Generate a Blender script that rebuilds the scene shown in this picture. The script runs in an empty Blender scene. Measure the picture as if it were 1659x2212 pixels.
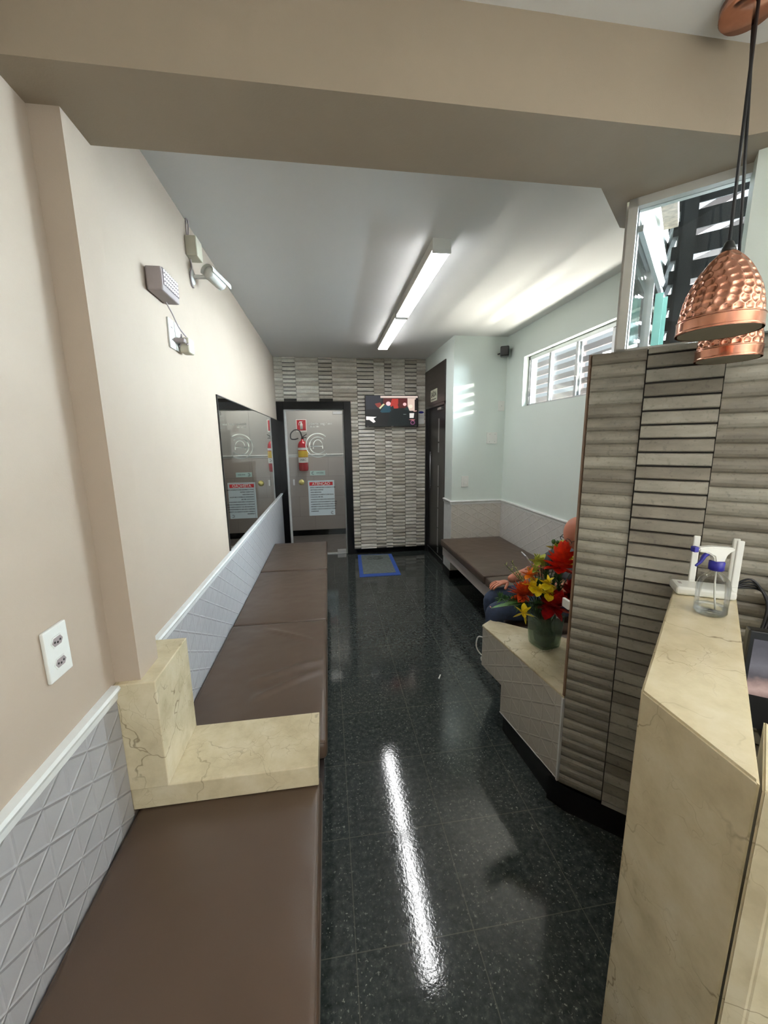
import bpy, bmesh, math, random
from mathutils import Vector, Matrix
random.seed(7)
S = bpy.context.scene
COL = S.collection

# ------------------------------------------------------------------ camera
cam = bpy.data.cameras.new('camera')
camo = bpy.data.objects.new('camera', cam)
COL.objects.link(camo)
R0 = Vector((0.9896219359, -0.1430432590, -0.0136766236))
R1 = Vector((-0.0393956246, -0.1785524154, -0.9831414037))
R2 = Vector((0.1381897562, 0.9734770984, -0.1823346655))
m = Matrix.Identity(4)
for i in range(3):
    m[i][0] = R0[i]; m[i][1] = -R1[i]; m[i][2] = -R2[i]
m[0][3], m[1][3], m[2][3] = 0, 0, 1.6
camo.matrix_world = m
cam.sensor_fit = 'HORIZONTAL'
cam.sensor_width = 36
cam.lens = 834.79 / 1659 * 36
cam.clip_start = 0.02
S.camera = camo

# ------------------------------------------------------------------ world, lamps, exposure
S.view_settings.view_transform = 'Standard'
S.view_settings.look = 'None'
S.view_settings.exposure = 0.22
S.view_settings.gamma = 1
S.view_settings.use_curve_mapping = False
S.cycles.use_denoising = True
S.cycles.max_bounces = 10
S.cycles.diffuse_bounces = 5
S.cycles.glossy_bounces = 5
S.cycles.transparent_max_bounces = 16
S.cycles.caustics_reflective = False
S.cycles.caustics_refractive = False
S.cycles.sample_clamp_indirect = 6
w = bpy.data.worlds.new('daylight'); S.world = w; w.use_nodes = True
w.node_tree.nodes['Background'].inputs[0].default_value = (0.83, 0.92, 1.0, 1)
w.node_tree.nodes['Background'].inputs[1].default_value = 1.6


def area(name, loc, rot, sx, sy, power, color):
    l = bpy.data.lights.new(name, 'AREA'); l.shape = 'RECTANGLE'; l.size = sx; l.size_y = sy
    l.energy = power; l.color = color
    o = bpy.data.objects.new(name, l); COL.objects.link(o); o.location = loc; o.rotation_euler = rot
    return o


# overcast sky and sunlit ground outside the high window, daylight in the reception window, lamps of corridor and reception
area('sky_outside_window', (5.2, 3.4, 3.4), (0, math.radians(72), 0), 4.0, 6.5, 19000, (0.78, 0.90, 1.0))
area('sunlit_ground_outside', (3.9, 3.4, 0.1), (math.radians(180), 0, 0), 2.6, 5.5, 8500, (1.0, 0.92, 0.82))
area('reception_window_sky', (3.16, 0.0, 1.75), (0, math.radians(76), 0), 1.0, 1.2, 3.5, (0.84, 0.91, 1.0))
area('reception_window_ground', (3.15, 0.0, 1.35), (0, math.radians(118), 0), 0.5, 1.2, 3.6, (1.0, 0.84, 0.70))
area('reception_panel_light', (1.35, -0.35, 2.52), (0, 0, 0), 0.6, 0.6, 1.3, (1.0, 0.87, 0.70))
area('corridor_panel_light', (0.0, 6.1, 2.56), (0, 0, 0), 0.7, 0.5, 11, (1.0, 0.95, 0.9))
sun = bpy.data.lights.new('sun', 'SUN'); sun.energy = 14; sun.angle = 0.012; sun.color = (1, 0.93, 0.82)
suno = bpy.data.objects.new('sun', sun); COL.objects.link(suno)
suno.rotation_euler = Vector((0.61, -0.62, 0.14)).to_track_quat('Z', 'Y').to_euler()


# ------------------------------------------------------------------ materials
def srgb(r, g, b):
    f = lambda c: (c / 255 / 12.92) if c / 255 <= 0.04045 else ((c / 255 + 0.055) / 1.055) ** 2.4
    return (f(r), f(g), f(b), 1)


class NT:
    def __init__(s, name):
        s.m = bpy.data.materials.new(name); s.m.use_nodes = True; s.t = s.m.node_tree
        s.b = s.t.nodes['Principled BSDF']; s.out = s.t.nodes['Material Output']

    def n(s, typ, **kw):
        x = s.t.nodes.new(typ)
        for k, v in kw.items():
            setattr(x, k, v)
        return x

    def l(s, a, b): s.t.links.new(a, b)

    def math(s, op, a, b=None, c=None, clamp=False):
        x = s.n('ShaderNodeMath', operation=op); x.use_clamp = clamp
        for i, v in enumerate((a, b, c)):
            if v is None: continue
            if isinstance(v, (int, float)): x.inputs[i].default_value = v
            else: s.l(v, x.inputs[i])
        return x.outputs[0]

    def pos(s): return s.n('ShaderNodeNewGeometry').outputs['Position']

    def mapping(s, vec, scale=(1, 1, 1), rot=(0, 0, 0), loc=(0, 0, 0)):
        x = s.n('ShaderNodeMapping'); x.inputs['Scale'].default_value = scale
        x.inputs['Rotation'].default_value = rot; x.inputs['Location'].default_value = loc
        s.l(vec, x.inputs['Vector']); return x.outputs[0]

    def noise(s, vec, scale, detail=4, rough=0.55, dist=0):
        x = s.n('ShaderNodeTexNoise'); x.inputs['Scale'].default_value = scale
        x.inputs['Detail'].default_value = detail; x.inputs['Roughness'].default_value = rough
        x.inputs['Distortion'].default_value = dist; s.l(vec, x.inputs['Vector']); return x.outputs['Fac']

    def ramp(s, fac, stops):
        x = s.n('ShaderNodeValToRGB'); e = x.color_ramp.elements
        while len(e) < len(stops): e.new(0.5)
        for i, (p, c) in enumerate(stops):
            e[i].position = p; e[i].color = c if len(c) == 4 else (*c, 1)
        s.l(fac, x.inputs[0]); return x.outputs[0]

    def mix(s, fac, a, b, mode='MIX'):
        x = s.n('ShaderNodeMix', data_type='RGBA', blend_type=mode)
        for i, v in ((0, fac), (6, a), (7, b)):
            if isinstance(v, (int, float)): x.inputs[i].default_value = v
            elif isinstance(v, tuple): x.inputs[i].default_value = v
            else: s.l(v, x.inputs[i])
        return x.outputs[2]

    def bump(s, h, strength, dist=0.01, prev=None):
        x = s.n('ShaderNodeBump'); x.inputs['Strength'].default_value = strength
        x.inputs['Distance'].default_value = dist; s.l(h, x.inputs['Height'])
        if prev is not None: s.l(prev, x.inputs['Normal'])
        return x.outputs[0]

    def set(s, **kw):
        names = dict(color='Base Color', rough='Roughness', metal='Metallic', normal='Normal', spec='Specular IOR Level',
                     coat='Coat Weight', emis='Emission Color', estr='Emission Strength', trans='Transmission Weight',
                     ior='IOR', alpha='Alpha', sss='Subsurface Weight', coatr='Coat Roughness')
        for k, v in kw.items():
            i = s.b.inputs[names[k]]
            if isinstance(v, (int, float, tuple)): i.default_value = v
            else: s.l(v, i)
        return s.m


BW = [(0, (0, 0, 0)), (1, (1, 1, 1))]


def plain(name, c, rough=0.5, metal=0.0, var=0.06, vs=14, bump=0.0, **kw):
    t = NT(name); p = t.pos(); n = t.noise(p, vs, 3)
    c = srgb(*c)
    lo = tuple(x * (1 - var) for x in c[:3]) + (1,); hi = tuple(min(1, x * (1 + var)) for x in c[:3]) + (1,)
    t.set(color=t.ramp(n, [(0.3, lo), (0.7, hi)]), rough=rough, metal=metal, **kw)
    if bump: t.set(normal=t.bump(t.noise(p, vs * 8, 4), bump, 0.002))
    return t.m


def emit(name, c, strength, base=(255, 255, 255)):
    t = NT(name); t.set(color=srgb(*base), emis=srgb(*c), estr=strength, rough=0.5); return t.m


def paint(name, c, blot=0.05):
    t = NT(name); p = t.pos()
    n = t.noise(p, 1.6, 5, 0.6); c = srgb(*c)
    t.set(color=t.ramp(n, [(0.25, tuple(x * (1 - blot) for x in c[:3])), (0.75, tuple(min(1, x * (1 + blot)) for x in c[:3]))]), rough=0.55, spec=0.35)
    h = t.noise(p, 260, 3)
    b1 = t.bump(h, 0.12, 0.002)
    t.set(normal=t.bump(t.noise(p, 9, 3), 0.12, 0.01, b1))
    return t.m


M = {}
M['beige'] = paint('beige_wall_paint', (175, 161, 146))
M['beam'] = paint('shaded_beige_beam_paint', (152, 139, 122), 0.1)  # the walls' beige, darkened: the beam's shade is painted into the colour
M['white'] = paint('white_ceiling_paint', (240, 240, 238), 0.015)
M['mint'] = paint('pale_mint_paint', (222, 232, 226), 0.02)
M['corridor'] = paint('corridor_white_paint', (176, 173, 168), 0.02)
M['grey'] = paint('grey_reception_paint', (150, 150, 148), 0.02)
M['trim'] = plain('white_gloss_trim', (228, 230, 228), 0.25)
M['plastic'] = plain('white_plastic', (232, 233, 228), 0.3, var=0.02)
M['cream_plastic'] = plain('cream_plastic', (206, 201, 182), 0.4)
M['gray_plastic'] = plain('grey_plastic', (158, 148, 148), 0.4)
M['dark'] = plain('dark_gap', (22, 21, 20), 0.6)
M['black'] = plain('black_plastic', (14, 14, 15), 0.3)
M['cable'] = plain('black_cable', (16, 18, 24), 0.45)
M['alu'] = plain('brushed_aluminium', (205, 207, 208), 0.35, 0.6)
M['whitealu'] = plain('light_grey_metal_frame', (190, 190, 184), 0.4, 0.1)
M['steel'] = plain('satin_steel', (190, 190, 190), 0.3, 0.9)
M['brass'] = plain('brass_etched_knob', (214, 200, 130), 0.3, 0.6)
M['red'] = plain('red_enamel', (178, 22, 40), 0.25, coat=0.5)
M['yellow'] = plain('yellow_label', (224, 186, 60), 0.45)
M['labelwhite'] = plain('white_label', (236, 234, 228), 0.5)
M['signwhite'] = plain('white_sign_board', (225, 238, 242), 0.35, var=0.01)
M['signred'] = plain('red_sign_band', (206, 40, 48), 0.4, var=0.01)
M['signtext'] = plain('dark_sign_lettering', (40, 58, 66), 0.5, var=0.01)
M['teal'] = plain('pale_teal_plaque', (196, 222, 214), 0.35)
M['logo'] = plain('white_vinyl_film', (236, 244, 240), 0.5, var=0.01)
M['blue'] = plain('blue_plastic', (28, 26, 128), 0.35)
M['matblue'] = plain('blue_mat_border', (58, 92, 176), 0.8, bump=0.3)
M['matgray'] = plain('grey_green_mat_carpet', (112, 120, 118), 0.95, bump=0.6, var=0.2, vs=30)
M['saida'] = plain('pale_exit_sign', (214, 218, 196), 0.4)
M['saidag'] = plain('exit_sign_lettering', (70, 76, 60), 0.5)
M['slatbrown'] = plain('outdoor_brown_slat', (66, 58, 58), 0.8, spec=.1)
M['slatblack'] = plain('outdoor_black_slat', (9, 9, 10), 0.8, spec=.1)
M['bulb'] = plain('frosted_bulb', (225, 222, 210), 0.2)
M['denim'] = plain('dark_blue_denim', (38, 50, 74), 0.85, var=0.25, vs=30, bump=0.4)
M['shirt'] = plain('dark_grey_shirt', (64, 66, 72), 0.85, bump=0.3)
M['hair'] = plain('short_grey_hair', (104, 96, 92), 0.8, bump=0.5)
M['shoe'] = plain('dark_leather_shoe', (30, 26, 24), 0.4)
M['skin'] = plain('skin', (196, 128, 104), 0.5, var=0.08, sss=0.1)
M['leaf'] = plain('green_leaf', (70, 108, 56), 0.5, var=0.35, vs=40)
M['stem'] = plain('dark_green_stem', (50, 66, 34), 0.6)
M['sprig'] = plain('pale_green_sprig', (186, 194, 132), 0.6, var=0.2)
M['glassedge'] = plain('green_glass_edge', (140, 196, 190), 0.2)


def leather(name, c, folds):
    t = NT(name); p = t.pos()
    n = t.noise(p, 3, 3); c = srgb(*c)
    t.set(color=t.ramp(n, [(0.3, tuple(x * 0.93 for x in c[:3])), (0.7, tuple(x * 1.06 for x in c[:3]))]), rough=0.36, spec=0.45)
    b = t.bump(t.noise(p, 340, 2), 0.10, 0.0015)
    if folds:
        mp = t.mapping(p, (0.8, 3.4, 1), (0, 0, 0.25))
        r = t.noise(mp, folds, 2, 0.4, 0.6)
        r = t.math('ABSOLUTE', t.math('SUBTRACT', r, 0.5))
        r = t.math('SUBTRACT', 1.0, t.math('MULTIPLY', r, 14, clamp=True), clamp=True)
        b = t.bump(r, 0.35, 0.006, b)
    t.set(normal=t.bump(t.noise(p, 5, 2), 0.35, 0.02, b))
    return t.m


M['leather'] = leather('brown_leatherette', (77, 62, 51), 2.1)
M['leather2'] = leather('brown_leatherette_smooth', (77, 62, 51), 0)


def marble():
    t = NT('cream_marble'); p = t.pos()
    wob = t.n('ShaderNodeTexNoise'); wob.inputs['Scale'].default_value = 5; wob.inputs['Detail'].default_value = 4
    t.l(p, wob.inputs['Vector'])
    vm = t.n('ShaderNodeVectorMath', operation='MULTIPLY_ADD'); t.l(wob.outputs['Color'], vm.inputs[0])
    vm.inputs[1].default_value = (0.35, 0.35, 0.35); t.l(p, vm.inputs[2])
    v = t.n('ShaderNodeTexVoronoi', feature='DISTANCE_TO_EDGE'); v.inputs['Scale'].default_value = 4.2
    t.l(vm.outputs[0], v.inputs['Vector'])
    vein = t.math('SUBTRACT', 1, t.math('MULTIPLY', v.outputs['Distance'], 75, clamp=True), clamp=True)
    mask = t.ramp(t.noise(p, 3.5, 3), [(0.44, (0, 0, 0)), (0.6, (1, 1, 1))])
    vein = t.math('MULTIPLY', vein, mask)
    v2 = t.n('ShaderNodeTexVoronoi', feature='DISTANCE_TO_EDGE'); v2.inputs['Scale'].default_value = 15
    t.l(vm.outputs[0], v2.inputs['Vector'])
    vein2 = t.math('SUBTRACT', 1, t.math('MULTIPLY', v2.outputs['Distance'], 50, clamp=True), clamp=True)
    vein2 = t.math('MULTIPLY', vein2, t.ramp(t.noise(p, 6, 3), [(0.47, (0, 0, 0)), (0.62, (0.8, 0.8, 0.8))]))
    base = t.ramp(t.noise(p, 10, 6, 0.6), [(0.28, srgb(186, 173, 143)), (0.5, srgb(206, 194, 163)), (0.75, srgb(220, 210, 184))])
    c = t.mix(t.math('MULTIPLY', vein, 0.75), base, srgb(112, 96, 72))
    c = t.mix(t.math('MULTIPLY', vein2, 0.6), c, srgb(140, 122, 92))
    t.set(color=c, rough=0.18, spec=0.5)
    return t.m


M['marble'] = marble()


def granite():
    t = NT('black_granite_floor_tiles'); p = t.pos()
    sp = t.n('ShaderNodeSeparateXYZ'); t.l(p, sp.inputs[0])
    def gl(v, off, per, wdt):
        f = t.math('FRACT', t.math('DIVIDE', t.math('SUBTRACT', v, off), per))
        d = t.math('MINIMUM', f, t.math('SUBTRACT', 1, f))
        return t.math('LESS_THAN', d, wdt / per / 2)
    g = t.math('MAXIMUM', gl(sp.outputs[0], 0.022 - 3.9, 0.3905, 0.003), gl(sp.outputs[1], 0.949 - 3.66, 0.3668, 0.003))
    spk = t.ramp(t.noise(p, 95, 3, 0.6), [(0.605, (0, 0, 0)), (0.66, (1, 1, 1))])
    patch = t.ramp(t.noise(p, 9, 3), [(0.4, (0.15, 0.15, 0.15)), (0.65, (1, 1, 1))])
    base = t.ramp(t.noise(p, 45, 5, 0.65), [(0.35, srgb(38, 42, 42)), (0.55, srgb(55, 61, 60)), (0.72, srgb(78, 85, 82))])
    c = t.mix(t.math('MULTIPLY', spk, patch), base, srgb(138, 142, 136))
    c = t.mix(t.math('MULTIPLY', g, 0.55), c, srgb(104, 104, 96))
    h = t.noise(p, 85, 3, 0.55)
    b = t.bump(h, 0.115, 0.0018)
    b = t.bump(t.noise(p, 14, 2), 0.02, 0.006, b)
    r = t.ramp(t.noise(p, 30, 3), [(0.3, (0.03,) * 3), (0.7, (0.09,) * 3)])
    t.set(color=c, rough=r, normal=b, spec=0.5)
    return t.m


M['floor'] = granite()


def skirt():
    t = NT('black_granite_trim'); p = t.pos()
    t.set(color=t.ramp(t.noise(p, 80, 3), [(0.5, srgb(4, 4, 5)), (0.8, srgb(16, 16, 16))]), rough=0.2, spec=0.25)
    return t.m


M['blackstone'] = skirt()


def quilt(name, u, per, angs, col, off=(0, 0)):
    t = NT(name); p = t.pos()
    d = t.n('ShaderNodeVectorMath', operation='DOT_PRODUCT'); t.l(p, d.inputs[0]); d.inputs[1].default_value = (u[0], u[1], 0)
    uu = t.math('ADD', d.outputs['Value'], off[0])
    sp = t.n('ShaderNodeSeparateXYZ'); t.l(p, sp.inputs[0]); vv = t.math('ADD', sp.outputs[2], off[1])
    res = None
    for a, wt in angs:
        ca, sa = math.cos(math.radians(a)), math.sin(math.radians(a))
        q = t.math('DIVIDE', t.math('ADD', t.math('MULTIPLY', uu, ca), t.math('MULTIPLY', vv, sa)), per)
        f = t.math('ABSOLUTE', t.math('SUBTRACT', t.math('FRACT', t.math('ADD', q, 50)), 0.5))
        f = t.math('MULTIPLY', f, 2)
        f = t.math('MULTIPLY', t.math('SUBTRACT', f, 0.86), 1 / 0.14, clamp=True)
        if wt != 1: f = t.math('MULTIPLY', f, wt)
        res = f if res is None else t.math('MAXIMUM', res, f)
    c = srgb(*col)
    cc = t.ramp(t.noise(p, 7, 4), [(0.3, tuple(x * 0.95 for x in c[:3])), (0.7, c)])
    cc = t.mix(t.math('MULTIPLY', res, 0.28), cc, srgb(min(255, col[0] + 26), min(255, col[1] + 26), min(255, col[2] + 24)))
    b = t.bump(res, .55, 0.007)
    t.set(color=cc, rough=0.5, normal=t.bump(t.noise(p, 120, 3), 0.2, 0.002, b))
    return t.m


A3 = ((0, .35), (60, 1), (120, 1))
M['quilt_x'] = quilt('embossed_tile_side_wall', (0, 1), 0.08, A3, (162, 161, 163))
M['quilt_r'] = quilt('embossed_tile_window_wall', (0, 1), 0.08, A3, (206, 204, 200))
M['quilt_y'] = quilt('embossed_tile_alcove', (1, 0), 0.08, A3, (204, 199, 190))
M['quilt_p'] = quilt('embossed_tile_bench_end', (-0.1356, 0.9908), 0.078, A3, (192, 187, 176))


def brickmat(nm, k):
    t = NT(nm); g = t.n('ShaderNodeNewGeometry'); p = g.outputs['Position']
    r = g.outputs['Random Per Island']
    mp = t.mapping(p, (4, 4, 13))
    n = t.noise(mp, 1.6, 6, 0.65)
    base = t.ramp(n, [(0.3, srgb(122 + k, 119 + k, 110 + k)), (0.5, srgb(141 + k, 138 + k, 128 + k)), (0.72, srgb(160 + k, 157 + k, 147 + k))])
    tint = t.ramp(r, [(0, srgb(196, 191, 184)), (0.5, srgb(230, 227, 223)), (1, srgb(255, 254, 252))])
    c = t.mix(1.0, base, tint, 'MULTIPLY')
    pits = t.ramp(t.noise(p, 90, 3), [(0.3, (0.55, 0.55, 0.55)), (0.42, (1, 1, 1))])
    c = t.mix(0.6, c, pits, 'MULTIPLY')
    t.set(color=c, rough=0.36, spec=0.5, normal=t.bump(t.noise(p, 60, 5), 0.3, 0.003))
    return t.m


M['brick'] = brickmat('grey_split_stone_brick_tile', 0)
M['brick_lit'] = brickmat('lit_split_stone_brick_tile', 90)  # same tile as on the partition, with brighter light painted into its colour
M['grout'] = plain('dark_grey_grout', (46, 43, 39), .8)


def wood(name, c1, c2, scale, rough=0.4, axis=2):
    t = NT(name); p = t.pos(); s = [10, 10, 10]; s[axis] = 0.8
    n = t.noise(t.mapping(p, tuple(s)), scale, 5, 0.6)
    t.set(color=t.ramp(n, [(0.3, srgb(*c1)), (0.7, srgb(*c2))]), rough=rough); return t.m


M['darkwood'] = wood('dark_wood_panel', (34, 27, 24), (58, 49, 44), 3, 0.35, 1)
M['doorleaf'] = wood('black_stained_door', (12, 10, 10), (22, 19, 18), 3, 0.3)
M['rafter'] = wood('weathered_rafter', (88, 72, 60), (150, 134, 118), 3, 0.7)
M['laminate'] = wood('pale_laminate_front', (190, 178, 174), (212, 204, 200), 1.5, 0.4, 1)
M['darkbase'] = plain('dark_brown_bench_base', (36, 28, 25), 0.6)
M['desk'] = plain('black_desk_surface', (18, 17, 18), 0.35)


def thin_glass(name, tint, refl=0.08, grad=None):
    t = NT(name); tr = t.n('ShaderNodeBsdfTransparent'); tr.inputs[0].default_value = tint
    gl = t.n('ShaderNodeBsdfGlossy'); gl.inputs['Roughness'].default_value = 0.02
    fr = t.n('ShaderNodeFresnel'); fr.inputs['IOR'].default_value = 1.45
    mx = t.n('ShaderNodeMixShader'); t.l(t.math('MULTIPLY', fr.outputs[0], refl * 12, clamp=True), mx.inputs[0])
    t.l(tr.outputs[0], mx.inputs[1]); t.l(gl.outputs[0], mx.inputs[2]); t.l(mx.outputs[0], t.out.inputs[0])
    return t.m


M['glass'] = thin_glass('clear_glass', (0.95, 0.97, 0.96, 1), 0.06)
M['vaseglass'] = thin_glass('green_vase_glass', (0.86, 0.95, 0.88, 1), 0.09)
def vase_mat():
    t = NT('green_vase_glass_body'); tr = t.n('ShaderNodeBsdfTransparent'); tr.inputs[0].default_value = (.86, .93, .87, 1)
    t.set(color=srgb(92, 106, 92), rough=.04, spec=.8)
    mx = t.n('ShaderNodeMixShader'); mx.inputs[0].default_value = .30; t.l(tr.outputs[0], mx.inputs[1]); t.l(t.b.outputs[0], mx.inputs[2]); t.l(mx.outputs[0], t.out.inputs[0])
    return t.m


M['vaseglass'] = vase_mat()
M['bottleglass'] = thin_glass('clear_bottle_plastic', (0.94, 0.95, 0.95, 1), 0.055)


def mirror_m():
    t = NT('mirror_silver'); t.set(color=(0.84, 0.87, 0.85, 1), metal=1.0, rough=0.01); return t.m


M['mirror'] = mirror_m()


def copper(name, dimple):
    t = NT(name); p = t.pos()
    t.set(color=t.ramp(t.noise(p, 20, 3), [(0.3, srgb(192, 130, 106)), (0.7, srgb(216, 158, 134))]), metal=1.0, rough=0.2)
    return t.m


M['copper'] = copper('copper', 0)
M['shadein'] = plain('dull_inner_shade', (120, 112, 92), 0.6)


def petal(name, c1, c2):
    t = NT(name); p = t.pos()
    t.set(color=t.ramp(t.noise(p, 50, 3), [(0.35, srgb(*c1)), (0.65, srgb(*c2))]), rough=0.45, sss=0.05); return t.m


M['p_red'] = petal('red_orange_petal', (206, 36, 14), (240, 66, 30))
M['p_dred'] = petal('deep_red_petal', (140, 14, 16), (190, 28, 28))
M['p_or'] = petal('orange_petal', (220, 110, 20), (240, 150, 40))
M['p_ye'] = petal('yellow_petal', (226, 200, 20), (246, 226, 60))
M['p_ro'] = petal('rusty_orange_petal', (190, 50, 20), (224, 96, 40))
M['p_gr'] = petal('yellow_green_petal', (170, 184, 60), (214, 214, 110))


# ------------------------------------------------------------------ mesh helpers
WL = {}


def finish(name, bm, mat, parent=None, label=None, smooth=False, mods=None):
    me = bpy.data.meshes.new(name)
    bmesh.ops.recalc_face_normals(bm, faces=bm.faces[:])
    if parent is None:
        xs = [v.co for v in bm.verts]
        mn = Vector((min(v.x for v in xs), min(v.y for v in xs), min(v.z for v in xs)))
        mx = Vector((max(v.x for v in xs), max(v.y for v in xs), max(v.z for v in xs)))
        org = Vector(((mn.x + mx.x) / 2, (mn.y + mx.y) / 2, mn.z))
    else:
        org = WL[parent.name]
    for v in bm.verts: v.co -= org
    if smooth:
        for f in bm.faces: f.smooth = True
    bm.to_mesh(me); bm.free()
    for mm in (mat if isinstance(mat, (list, tuple)) else [mat]): me.materials.append(mm)
    o = bpy.data.objects.new(name, me); COL.objects.link(o)
    if parent is None: o.location = org
    else: o.parent = parent
    WL[o.name] = org.copy()
    if label: o['label'] = label
    return o


def thing(name, label, cat, loc, group=None):
    o = bpy.data.objects.new(name, None); COL.objects.link(o); o.location = loc
    o.empty_display_size = 0.05
    WL[o.name] = Vector(loc); o['label'] = label; o['category'] = cat
    if group: o['group'] = group
    return o


def tag(o, label, cat, group=None, kind=None):
    o['label'] = label; o['category'] = cat
    if group: o['group'] = group
    if kind: o['kind'] = kind
    return o


def struct(name, bm, mat, parent=None, label=None, smooth=False):
    o = finish(name, bm, mat, parent, label, smooth)
    if parent is None: o['kind'] = 'structure'
    if parent is None and not label: o['label'] = name.replace('_', ' ')
    return o


def box(bm, x0, x1, y0, y1, z0, z1, mi=0, mat4=None):
    vs = [bm.verts.new((x, y, z)) for x in (x0, x1) for y in (y0, y1) for z in (z0, z1)]
    if mat4 is not None:
        for v in vs: v.co = mat4 @ v.co
    fs = []
    for q in ((0, 1, 3, 2), (4, 6, 7, 5), (0, 4, 5, 1), (2, 3, 7, 6), (0, 2, 6, 4), (1, 5, 7, 3)):
        f = bm.faces.new([vs[i] for i in q]); f.material_index = mi; fs.append(f)
    return vs, fs


def bbox(bm, *a, bev=0.004, seg=2, mat4=None, mi=0):
    t = bmesh.new(); box(t, *a)
    bmesh.ops.recalc_face_normals(t, faces=t.faces[:])
    bmesh.ops.bevel(t, geom=t.edges[:], offset=bev, segments=seg, affect='EDGES', profile=0.5)
    merge(bm, t, mat4, mi)


def merge(bm, t, mat4=None, mi=0):
    mp = {}
    for v in t.verts:
        mp[v] = bm.verts.new(mat4 @ v.co if mat4 is not None else v.co)
    for f in t.faces:
        nf = bm.faces.new([mp[v] for v in f.verts]); nf.material_index = mi; nf.smooth = f.smooth
    t.free()


def prism(bm, pts, z0, z1, mi=0, bev=0):
    t = bmesh.new()
    a = [t.verts.new((x, y, z0)) for x, y in pts]; b = [t.verts.new((x, y, z1)) for x, y in pts]
    t.faces.new(a[::-1]); t.faces.new(b)
    n = len(pts)
    for i in range(n): t.faces.new([a[i], a[(i + 1) % n], b[(i + 1) % n], b[i]])
    bmesh.ops.recalc_face_normals(t, faces=t.faces[:])
    if bev: bmesh.ops.bevel(t, geom=t.edges[:], offset=bev, segments=2, affect='EDGES')
    merge(bm, t, None, mi)


def frame4(o, u, v, n):
    """matrix whose local x,y,z are u,v,n at o"""
    m = Matrix.Identity(4); u = Vector(u).normalized(); v = Vector(v).normalized(); n = Vector(n).normalized()
    for i in range(3): m[i][0] = u[i]; m[i][1] = v[i]; m[i][2] = n[i]; m[i][3] = o[i]
    return m


def smooth_path(pts, k=8):
    pts = [Vector(p) for p in pts]
    if len(pts) < 3: return pts
    out = []
    P = [pts[0] * 2 - pts[1]] + pts + [pts[-1] * 2 - pts[-2]]
    for i in range(1, len(P) - 2):
        a, b, c, d = P[i - 1], P[i], P[i + 1], P[i + 2]
        for j in range(k):
            t = j / k
            out.append(0.5 * ((2 * b) + (c - a) * t + (2 * a - 5 * b + 4 * c - d) * t * t + (3 * b - a - 3 * c + d) * t ** 3))
    out.append(pts[-1]); return out


def tube(bm, pts, r, seg=8, sm=True, mi=0, cap=True):
    pts = smooth_path(pts) if sm else [Vector(p) for p in pts]
    rs = r if isinstance(r, (list, tuple)) else None
    rings = []; up = Vector((0.13, 0.21, 0.97)).normalized()
    for i, p in enumerate(pts):
        d = (pts[min(i + 1, len(pts) - 1)] - pts[max(i - 1, 0)])
        d = d.normalized() if d.length > 1e-9 else Vector((0, 0, 1))
        s = d.cross(up)
        if s.length < 0.05: s = d.cross(Vector((1, 0, 0)))
        s.normalize(); q = s.cross(d).normalized()
        rr = r if rs is None else rs[0] + (rs[1] - rs[0]) * i / (len(pts) - 1)
        rings.append([bm.verts.new(p + (s * math.cos(a) + q * math.sin(a)) * rr) for a in [2 * math.pi * k / seg for k in range(seg)]])
    for a, b in zip(rings, rings[1:]):
        for k in range(seg):
            f = bm.faces.new([a[k], a[(k + 1) % seg], b[(k + 1) % seg], b[k]]); f.material_index = mi; f.smooth = True
    if cap:
        for rg in (rings[0], rings[-1]):
            f = bm.faces.new(rg); f.material_index = mi


def lathe(bm, prof, c=(0, 0, 0), seg=32, mat4=None, mi=0, caps=True):
    rings = []
    for r, z in prof:
        rg = []
        for k in range(seg):
            a = 2 * math.pi * k / seg
            p = Vector((r * math.cos(a), r * math.sin(a), z))
            p = mat4 @ p if mat4 is not None else p + Vector(c)
            rg.append(bm.verts.new(p))
        rings.append(rg)
    for a, b in zip(rings, rings[1:]):
        for k in range(seg):
            f = bm.faces.new([a[k], a[(k + 1) % seg], b[(k + 1) % seg], b[k]]); f.material_index = mi; f.smooth = True
    if caps:
        for rg in (rings[0], rings[-1]):
            f = bm.faces.new(rg); f.material_index = mi


def quad(bm, a, b, c, d, mi=0):
    f = bm.faces.new([bm.verts.new(p) for p in (a, b, c, d)]); f.material_index = mi; return f


def text(name, body, size, o, u, v, mat, parent, align='LEFT', depth=0.0006, bold=0.0, label=None):
    cu = bpy.data.curves.new('t', 'FONT'); cu.body = body; cu.size = size; cu.align_x = align; cu.align_y = 'CENTER'
    cu.extrude = depth; cu.offset = bold; cu.resolution_u = 3
    ob = bpy.data.objects.new('t', cu); COL.objects.link(ob)
    dg = bpy.context.evaluated_depsgraph_get()
    me = bpy.data.meshes.new_from_object(ob.evaluated_get(dg))
    bpy.data.objects.remove(ob); bpy.data.curves.remove(cu)
    bm = bmesh.new(); bm.from_mesh(me); bpy.data.meshes.remove(me)
    u = Vector(u).normalized(); v = Vector(v).normalized()
    bm.transform(frame4(o, u, v, u.cross(v)))
    return finish(name, bm, mat, parent, label)


B = bmesh.new
D = Vector((0.731, -0.682, 0)).normalized()        # run of the angled partition
N = Vector((-0.682, -0.731, 0)).normalized()       # its normal, towards the camera
P0 = Vector((0.945, 1.3275, 0))                    # its left end


def pp(s, off=0.0, z=0.0):
    q = P0 + D * s + N * off; return Vector((q.x, q.y, z))


XL, YB, XA, YA, XR = -0.645, 5.375, 1.361, 4.162, 1.958
ZC, ZN, ZB = 2.67, 2.557, 2.36

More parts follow.
